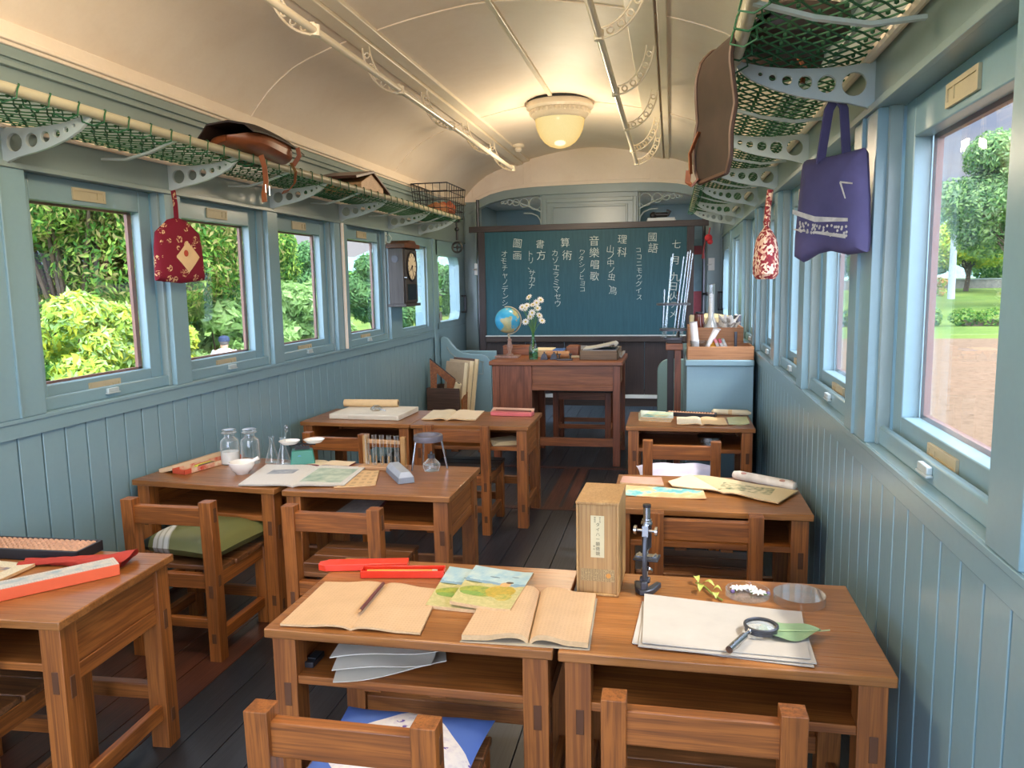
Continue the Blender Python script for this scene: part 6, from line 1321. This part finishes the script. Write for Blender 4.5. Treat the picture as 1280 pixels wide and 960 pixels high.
# left side, near to far
tree('broadleaf_tree', 'big broadleaf tree with reddish tips filling the nearest left window', 'tree', -12.1, 14.0, LZ, 7.6, 4.3, 150000, .062, LR, 21, trunk=.2, base=.10, squash=.6, nb=50, elong=1.35)
tree('broadleaf_tree', 'tall green tree behind the second left window', 'tree', -12.0, 20.0, LZ, 6.8, 2.0, 50000, .07, LG, 22, trunk=.16, base=.12, nb=20, elong=1.3)
bush('bright yellow green bush low in the nearest left window', -6.95, 8.15, LZ, 2.65, 1.1, 16000, .055, LY + [LG[2], LP[0]], 31, 1.3)
bush('lime green bush at the right of the nearest left window', -6.75, 9.3, LZ, 2.3, .7, 9000, .055, LY + LG[2:], 32, 1.4)
bush('clipped green hedge like bush under the big left tree', -10.4, 11.6, LZ, 2.1, 1.9, 18000, .055, LG, 33)
bush('large pale leaved bush in the second left window', -10.5, 16.9, LZ, 2.7, 1.75, 7000, .17, LP, 34, 1.0)
bush('tall pale leaved bush in the third left window', -8.55, 17.6, LZ, 2.75, 1.45, 6000, .17, LP, 35, 1.0)
tree('pine_tree', 'small pine with thin trunk in the fourth left window', 'tree', -9.75, 24.4, LZ, 3.9, 1.45, 12000, .07, LD, 41, trunk=.09, base=.30, nb=12, elong=1.8, lean=.2)
tree('pine_tree', 'pine tree seen right of the wall clock', 'tree', -9.4, 31.0, LZ, 4.2, 1.6, 9000, .09, LD, 42, trunk=.1, base=.3, nb=12, elong=1.8)
tree('pine_tree', 'distant pine behind the third left window', 'tree', -19.5, 39.5, LZ, 4.9, 2.6, 9000, .12, LD, 43, trunk=.14, base=.25, nb=12)
for k, (x, y, h, r, lab) in enumerate(((-33, 66, 5.0, 4.2, 'far rounded tree at the left end of the distant tree line'), (-24, 64, 4.8, 4, 'far rounded tree in the middle of the distant tree line'), (-15.5, 60, 5.2, 3.6, 'far rounded tree behind the rounded door window'))):
    tree('distant_tree', lab, 'tree', x, y, LZ, h, r, 7000, .22, LD + LG[:2], 50 + k, 'distant trees across the left lawn', .25, .1, nb=10)
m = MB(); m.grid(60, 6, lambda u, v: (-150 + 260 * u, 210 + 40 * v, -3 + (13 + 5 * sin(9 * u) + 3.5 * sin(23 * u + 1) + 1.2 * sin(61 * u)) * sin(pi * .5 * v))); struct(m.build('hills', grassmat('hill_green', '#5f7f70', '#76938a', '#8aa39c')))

# person in the yard, seen from behind through the second left window
def person():
    px, py = -9.0, 14.5; t = thing('person', 'person in pale shirt and dark blue cap standing in the yard', 'person', (px, py, LZ), RAD(25))
    me = bpy.data.meshes.new('body'); J = [(0, 0, .93), (0, -.01, 1.12), (0, .0, 1.33), (0, .01, 1.42), (0, .03, 1.50), (0, .04, 1.60), (-.17, 0, 1.37), (-.24, .03, 1.12), (-.22, .12, .90), (.17, 0, 1.37), (.24, .03, 1.12), (.22, .12, .90), (-.10, 0, .88), (-.11, .02, .48), (-.11, -.02, .06), (-.11, .12, .03), (.10, 0, .88), (.11, .02, .48), (.11, -.02, .06), (.11, .12, .03), (-.21, .17, .82), (.21, .17, .82)]
    E_ = [(0, 1), (1, 2), (2, 3), (3, 4), (4, 5), (2, 6), (6, 7), (7, 8), (8, 20), (2, 9), (9, 10), (10, 11), (11, 21), (0, 12), (12, 13), (13, 14), (14, 15), (0, 16), (16, 17), (17, 18), (18, 19)]
    Rr = [.15, .15, .17, .065, .085, .09, .075, .055, .04, .075, .055, .04, .09, .065, .045, .04, .09, .065, .045, .04, .035, .035]
    me.from_pydata(J, E_, []); skin = plain('skin', '#b98a6c', .6); o = bpy.data.objects.new('body', me); COL.objects.link(o); o.parent = t; me.materials.append(skin)
    o.modifiers.new('skin', 'SKIN'); 
    for v, r in zip(me.skin_vertices[0].data, Rr): v.radius = (r, r)
    me.skin_vertices[0].data[0].use_root = True; s = o.modifiers.new('sub', 'SUBSURF'); s.levels = 2; s.render_levels = 2
    sh = plain('pale_shirt', '#d5e2ea', .8, var=.06); m = MB()
    m.lathe([(.165, .88), (.185, .95), (.185, 1.1), (.205, 1.28), (.19, 1.38), (.12, 1.44), (.075, 1.455)], 20); m.v = [(x * 1.08, y * .78, z) for x, y, z in m.v]
    for s_ in (-1, 1): m.tube([(s_ * .15, 0, 1.385), (s_ * .215, .01, 1.27), (s_ * .245, .03, 1.12)], [.095, .085, .078], 12)
    m.build('shirt', sh, t); m = MB(); m.lathe([(.16, .90), (.175, .85), (.17, .8)], 18)
    for s_ in (-1, 1): m.tube([(s_ * .10, 0, .88), (s_ * .11, .02, .48), (s_ * .11, -.01, .08)], [.105, .085, .07], 12)
    m.build('trousers', plain('dark_trousers', '#3a4048', .8), t)
    m = MB(); m.ball((0, .035, 1.585), (.094, .108, .10), 14, 10); m.build('hair', plain('grey_hair', '#5a5450', .8), t)
    m = MB(); m.lathe([(.112, 1.60), (.116, 1.63), (.10, 1.685), (.06, 1.712), (0, 1.72)], 20, 0, (0, .035, 0)); m.prism([(-.085, .12), (-.06, .21), (0, .235), (.06, .21), (.085, .12)], 'xy', 1.605, 1.62); m.build('cap', plain('navy_cap', '#27344f', .8), t)
    m = MB(); m.strap([(-.14, -.125, 1.36), (0, -.165, 1.2), (.16, -.135, 1.0)], .03, .006); m.build('shoulder_strap', plain('strap_brown', '#9a6a5a', .7), t)
    for s_ in (-1, 1): m = MB(); m.ball((s_ * .11, .05, .04), (.05, .13, .04), 10, 6); m.build('shoe', M['blackiron'], t)
    return t
person()

# right side
m = MB()
for k, (x0, x1) in enumerate(((6.5, 12.2), (12.9, 26))):
    t = thing('hedge', ['low clipped hedge along the right lawn, left piece', 'low clipped hedge along the right lawn, right piece'][k], 'hedge', ((x0 + x1) / 2, 39.2, GZ)); w = (x1 - x0) / 2
    MB().box(-w + .2, w - .2, -.1, .1, 0, .3).build('stems', BARK, t)
    foliage('foliage', t, [(-w + .3 + (2 * w - .6) * j / 11, 0, .40, w / 9, .5, .44) for j in range(12)], 5200, .09, [leafmat('hedge_leaf', '#5c7a34', '#7f9a44'), LG[1]], 61 + k)
tree('shade_tree', 'large leafy tree with slim trunk at the right edge of the nearest right window', 'tree', 20.4, 53, gz_right(20, 53) - .05, 10.8, 4.6, 60000, .13, [leafmat('leaf_sage', '#728f64', '#93ab7e'), LP[0], LD[1]], 71, trunk=.26, base=.28, nb=46, elong=1.4)
t = thing('utility_pole', 'pale grey concrete utility pole on the right lawn', 'pole', (19.3, 60.2, gz_right(19, 60) - .05)); MB().tube([(0, 0, 0), (0, 0, 7.3)], [.24, .17], 14).build('shaft', plain('concrete', '#a8b0b8', .8), t); m = MB(); m.box(-.5, .5, -.05, .05, 6.6, 6.7); m.build('cross_arm', M['darksteel'], t)
for z, y in ((6.75, 'upper thin wire strung from the utility pole'), (6.2, 'lower thin wire strung from the utility pole')):
    tag(MB().tube([(-30 * 1.0, 4, z + 1), (-10, 1, z + .1), (0, 0, z), (14, -1, z - .25), (34, -2, z + .2)], .02, 5).build('power_wire', M['darksteel'], None, (19.3, 60.2, gz_right(19, 60))), y, 'wire')
for k, (x, y, h, r, n, mats, lab, tr) in enumerate(((15.0, 62, 4.2, 2.6, 4500, LG + LP[:1], 'bright green broad tree in front of the right tree line', .3), (23.5, 70, 6.0, 4.6, 6500, LY + LG[2:], 'yellow green spreading tree behind the utility pole', .3), (27, 64, 4.8, 3.4, 5000, LG, 'green tree right of the utility pole', .2), (40, 94, 9, 6.5, 5000, LD + LG[:2], 'far dark tree at the right of the right tree line', .06), (27, 99, 8.5, 6, 5000, LD, 'far dark pine like tree behind the utility pole', .06), (15.5, 95, 7.5, 5, 5000, LD + LG[:1], 'far dark tree left of the utility pole', .06), (12.5, 81, 5.5, 4, 4500, LD + LG, 'mid green tree seen through the second right window', .2), (8.5, 66, 5, 3.2, 4500, LG, 'green tree seen at the edge of the third right window', .25), (41, 80, 8, 6, 5000, LG, 'broad green tree far right behind the window post', .25), (6.0, 90, 8, 5, 4000, LD + LG[:1], 'far tree at the left of the right tree line', .2), (19.5, 87, 6, 4.6, 5000, LG[:2] + LD, 'low spreading tree straight behind the utility pole', .05), (32, 84, 6.5, 5, 5000, LG[:2] + LP[:1], 'low spreading tree behind the slim trunk on the right lawn', .05), (47, 92, 7.5, 5.5, 4000, LG[:2] + LD, 'low spreading tree at the far right of the right tree line', .05))):
    tree('lawn_tree', lab, 'tree', x, y, gz_right(x, y) - .1, h, r * .9, int(n * 3), .16 if y < 80 else .24, mats, 80 + k, None, .2, tr, nb=24)
t = thing('retaining_wall', 'low grey stone wall across the far right lawn', 'stone wall', (20, 74.5, gz_right(20, 74.5))); MB().box(-17, 17, 0, .5, -.2, .75).build('stonework', plain('stone', '#6f6c62', .9, var=.3, vs=3), t); MB().box(-17, 17, -.05, .55, .75, .85).build('coping', plain('coping', '#77807a', .9), t)
t = thing('park_post', 'short grey post beside the slim trunk on the right lawn', 'post', (20.9, 51.5, gz_right(20, 51.5) - .05)); MB().tube([(0, 0, 0), (0, 0, 1.0)], .1, 10).build('shaft', plain('post_grey', '#8a8a80', .8), t); MB().lathe([(.1, 1.0), (.11, 1.03), (0, 1.08)], 10).build('cap', M['darksteel'], t)
bush('orange tipped shrub on the bank below the right trees', 19.5, 64.5, gz_right(19, 64.5), 1.3, 1.2, 1500, .13, [leafmat('leaf_orange', '#a8804a', '#c09a5a'), LG[2]], 91)

# ------------------------------------------------------------------ sky, sun, lamp light, camera
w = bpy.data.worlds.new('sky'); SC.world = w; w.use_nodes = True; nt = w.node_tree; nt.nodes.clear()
def N(typ): return nt.nodes.new(typ)
out = N('ShaderNodeOutputWorld'); bg = N('ShaderNodeBackground'); tc = N('ShaderNodeTexCoord'); mp = N('ShaderNodeMapping'); mp.inputs['Scale'].default_value = (1, 1, 3.2)
nz = N('ShaderNodeTexNoise'); nz.inputs['Scale'].default_value = 2.6; nz.inputs['Detail'].default_value = 7; nz.inputs['Roughness'].default_value = .55
nt.links.new(tc.outputs['Generated'], mp.inputs[0]); nt.links.new(mp.outputs[0], nz.inputs['Vector'])
cr = N('ShaderNodeValToRGB'); e = cr.color_ramp.elements; e[0].position = .40; e[0].color = (.40, .56, .90, 1); e[1].position = .60; e[1].color = (.86, .87, .93, 1)
nt.links.new(nz.outputs[0], cr.inputs[0])
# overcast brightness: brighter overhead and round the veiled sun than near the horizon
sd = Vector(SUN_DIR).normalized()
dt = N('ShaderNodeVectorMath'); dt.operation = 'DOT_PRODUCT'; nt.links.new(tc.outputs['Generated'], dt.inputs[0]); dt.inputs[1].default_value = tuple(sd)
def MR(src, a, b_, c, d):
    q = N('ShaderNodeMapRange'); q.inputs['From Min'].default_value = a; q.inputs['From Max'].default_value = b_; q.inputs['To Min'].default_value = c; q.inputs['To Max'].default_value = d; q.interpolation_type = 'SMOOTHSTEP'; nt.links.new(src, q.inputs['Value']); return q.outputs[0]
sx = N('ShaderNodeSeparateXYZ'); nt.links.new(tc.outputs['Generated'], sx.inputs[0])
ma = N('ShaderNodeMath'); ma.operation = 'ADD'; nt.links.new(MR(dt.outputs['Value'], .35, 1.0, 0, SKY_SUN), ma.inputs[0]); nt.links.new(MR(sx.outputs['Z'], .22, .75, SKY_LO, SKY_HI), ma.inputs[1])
mb_ = N('ShaderNodeMath'); mb_.operation = 'ADD'; nt.links.new(ma.outputs[0], mb_.inputs[0]); nt.links.new(MR(sx.outputs['Y'], .0, -.8, 0, SKY_BACK_FILL), mb_.inputs[1])  # extra sky glow behind the camera, added to fill the interior
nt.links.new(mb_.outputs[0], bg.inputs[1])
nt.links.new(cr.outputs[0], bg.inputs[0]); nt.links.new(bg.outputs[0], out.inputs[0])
su = bpy.data.lights.new('sun', 'SUN'); su.energy = SUN_E; su.angle = RAD(2.5); su.color = (1, .94, .85); so = bpy.data.objects.new('sun', su); COL.objects.link(so); so.rotation_euler = sd.to_track_quat('Z', 'Y').to_euler()
for y in (5.85, 1.65):
    pl = bpy.data.lights.new('lamp_light', 'POINT'); pl.energy = LAMP_W; pl.color = (1.0, .80, .55); pl.shadow_soft_size = .12; po = bpy.data.objects.new('lamp_light', pl); COL.objects.link(po); po.location = (XC, y, 2.08); pl.energy = LAMP_W if y > 3 else LAMP_NEAR
cam = bpy.data.cameras.new('camera'); co = bpy.data.objects.new('camera', cam); COL.objects.link(co); SC.camera = co
cam.sensor_width = 36; cam.lens = 974.3 / 1280 * 36; cam.clip_start = .02; cam.clip_end = 2000
yaw, pitch, roll = .2021, .1297, -.01758
fwd = Vector((-sin(yaw) * cos(pitch), cos(yaw) * cos(pitch), -sin(pitch))); rt = Vector((cos(yaw), sin(yaw), 0)); up = rt.cross(fwd)
r2 = rt * cos(roll) + up * sin(roll); u2 = -rt * sin(roll) + up * cos(roll)
co.matrix_world = Matrix(((r2.x, u2.x, -fwd.x, 0), (r2.y, u2.y, -fwd.y, 0), (r2.z, u2.z, -fwd.z, 1.3), (0, 0, 0, 1)))
SC.cycles.use_denoising = True; SC.cycles.max_bounces = 10; SC.cycles.diffuse_bounces = 6; SC.cycles.transparent_max_bounces = 24; SC.cycles.sample_clamp_indirect = 6; SC.cycles.caustics_reflective = False; SC.cycles.caustics_refractive = False
SC.view_settings.exposure = EXPO
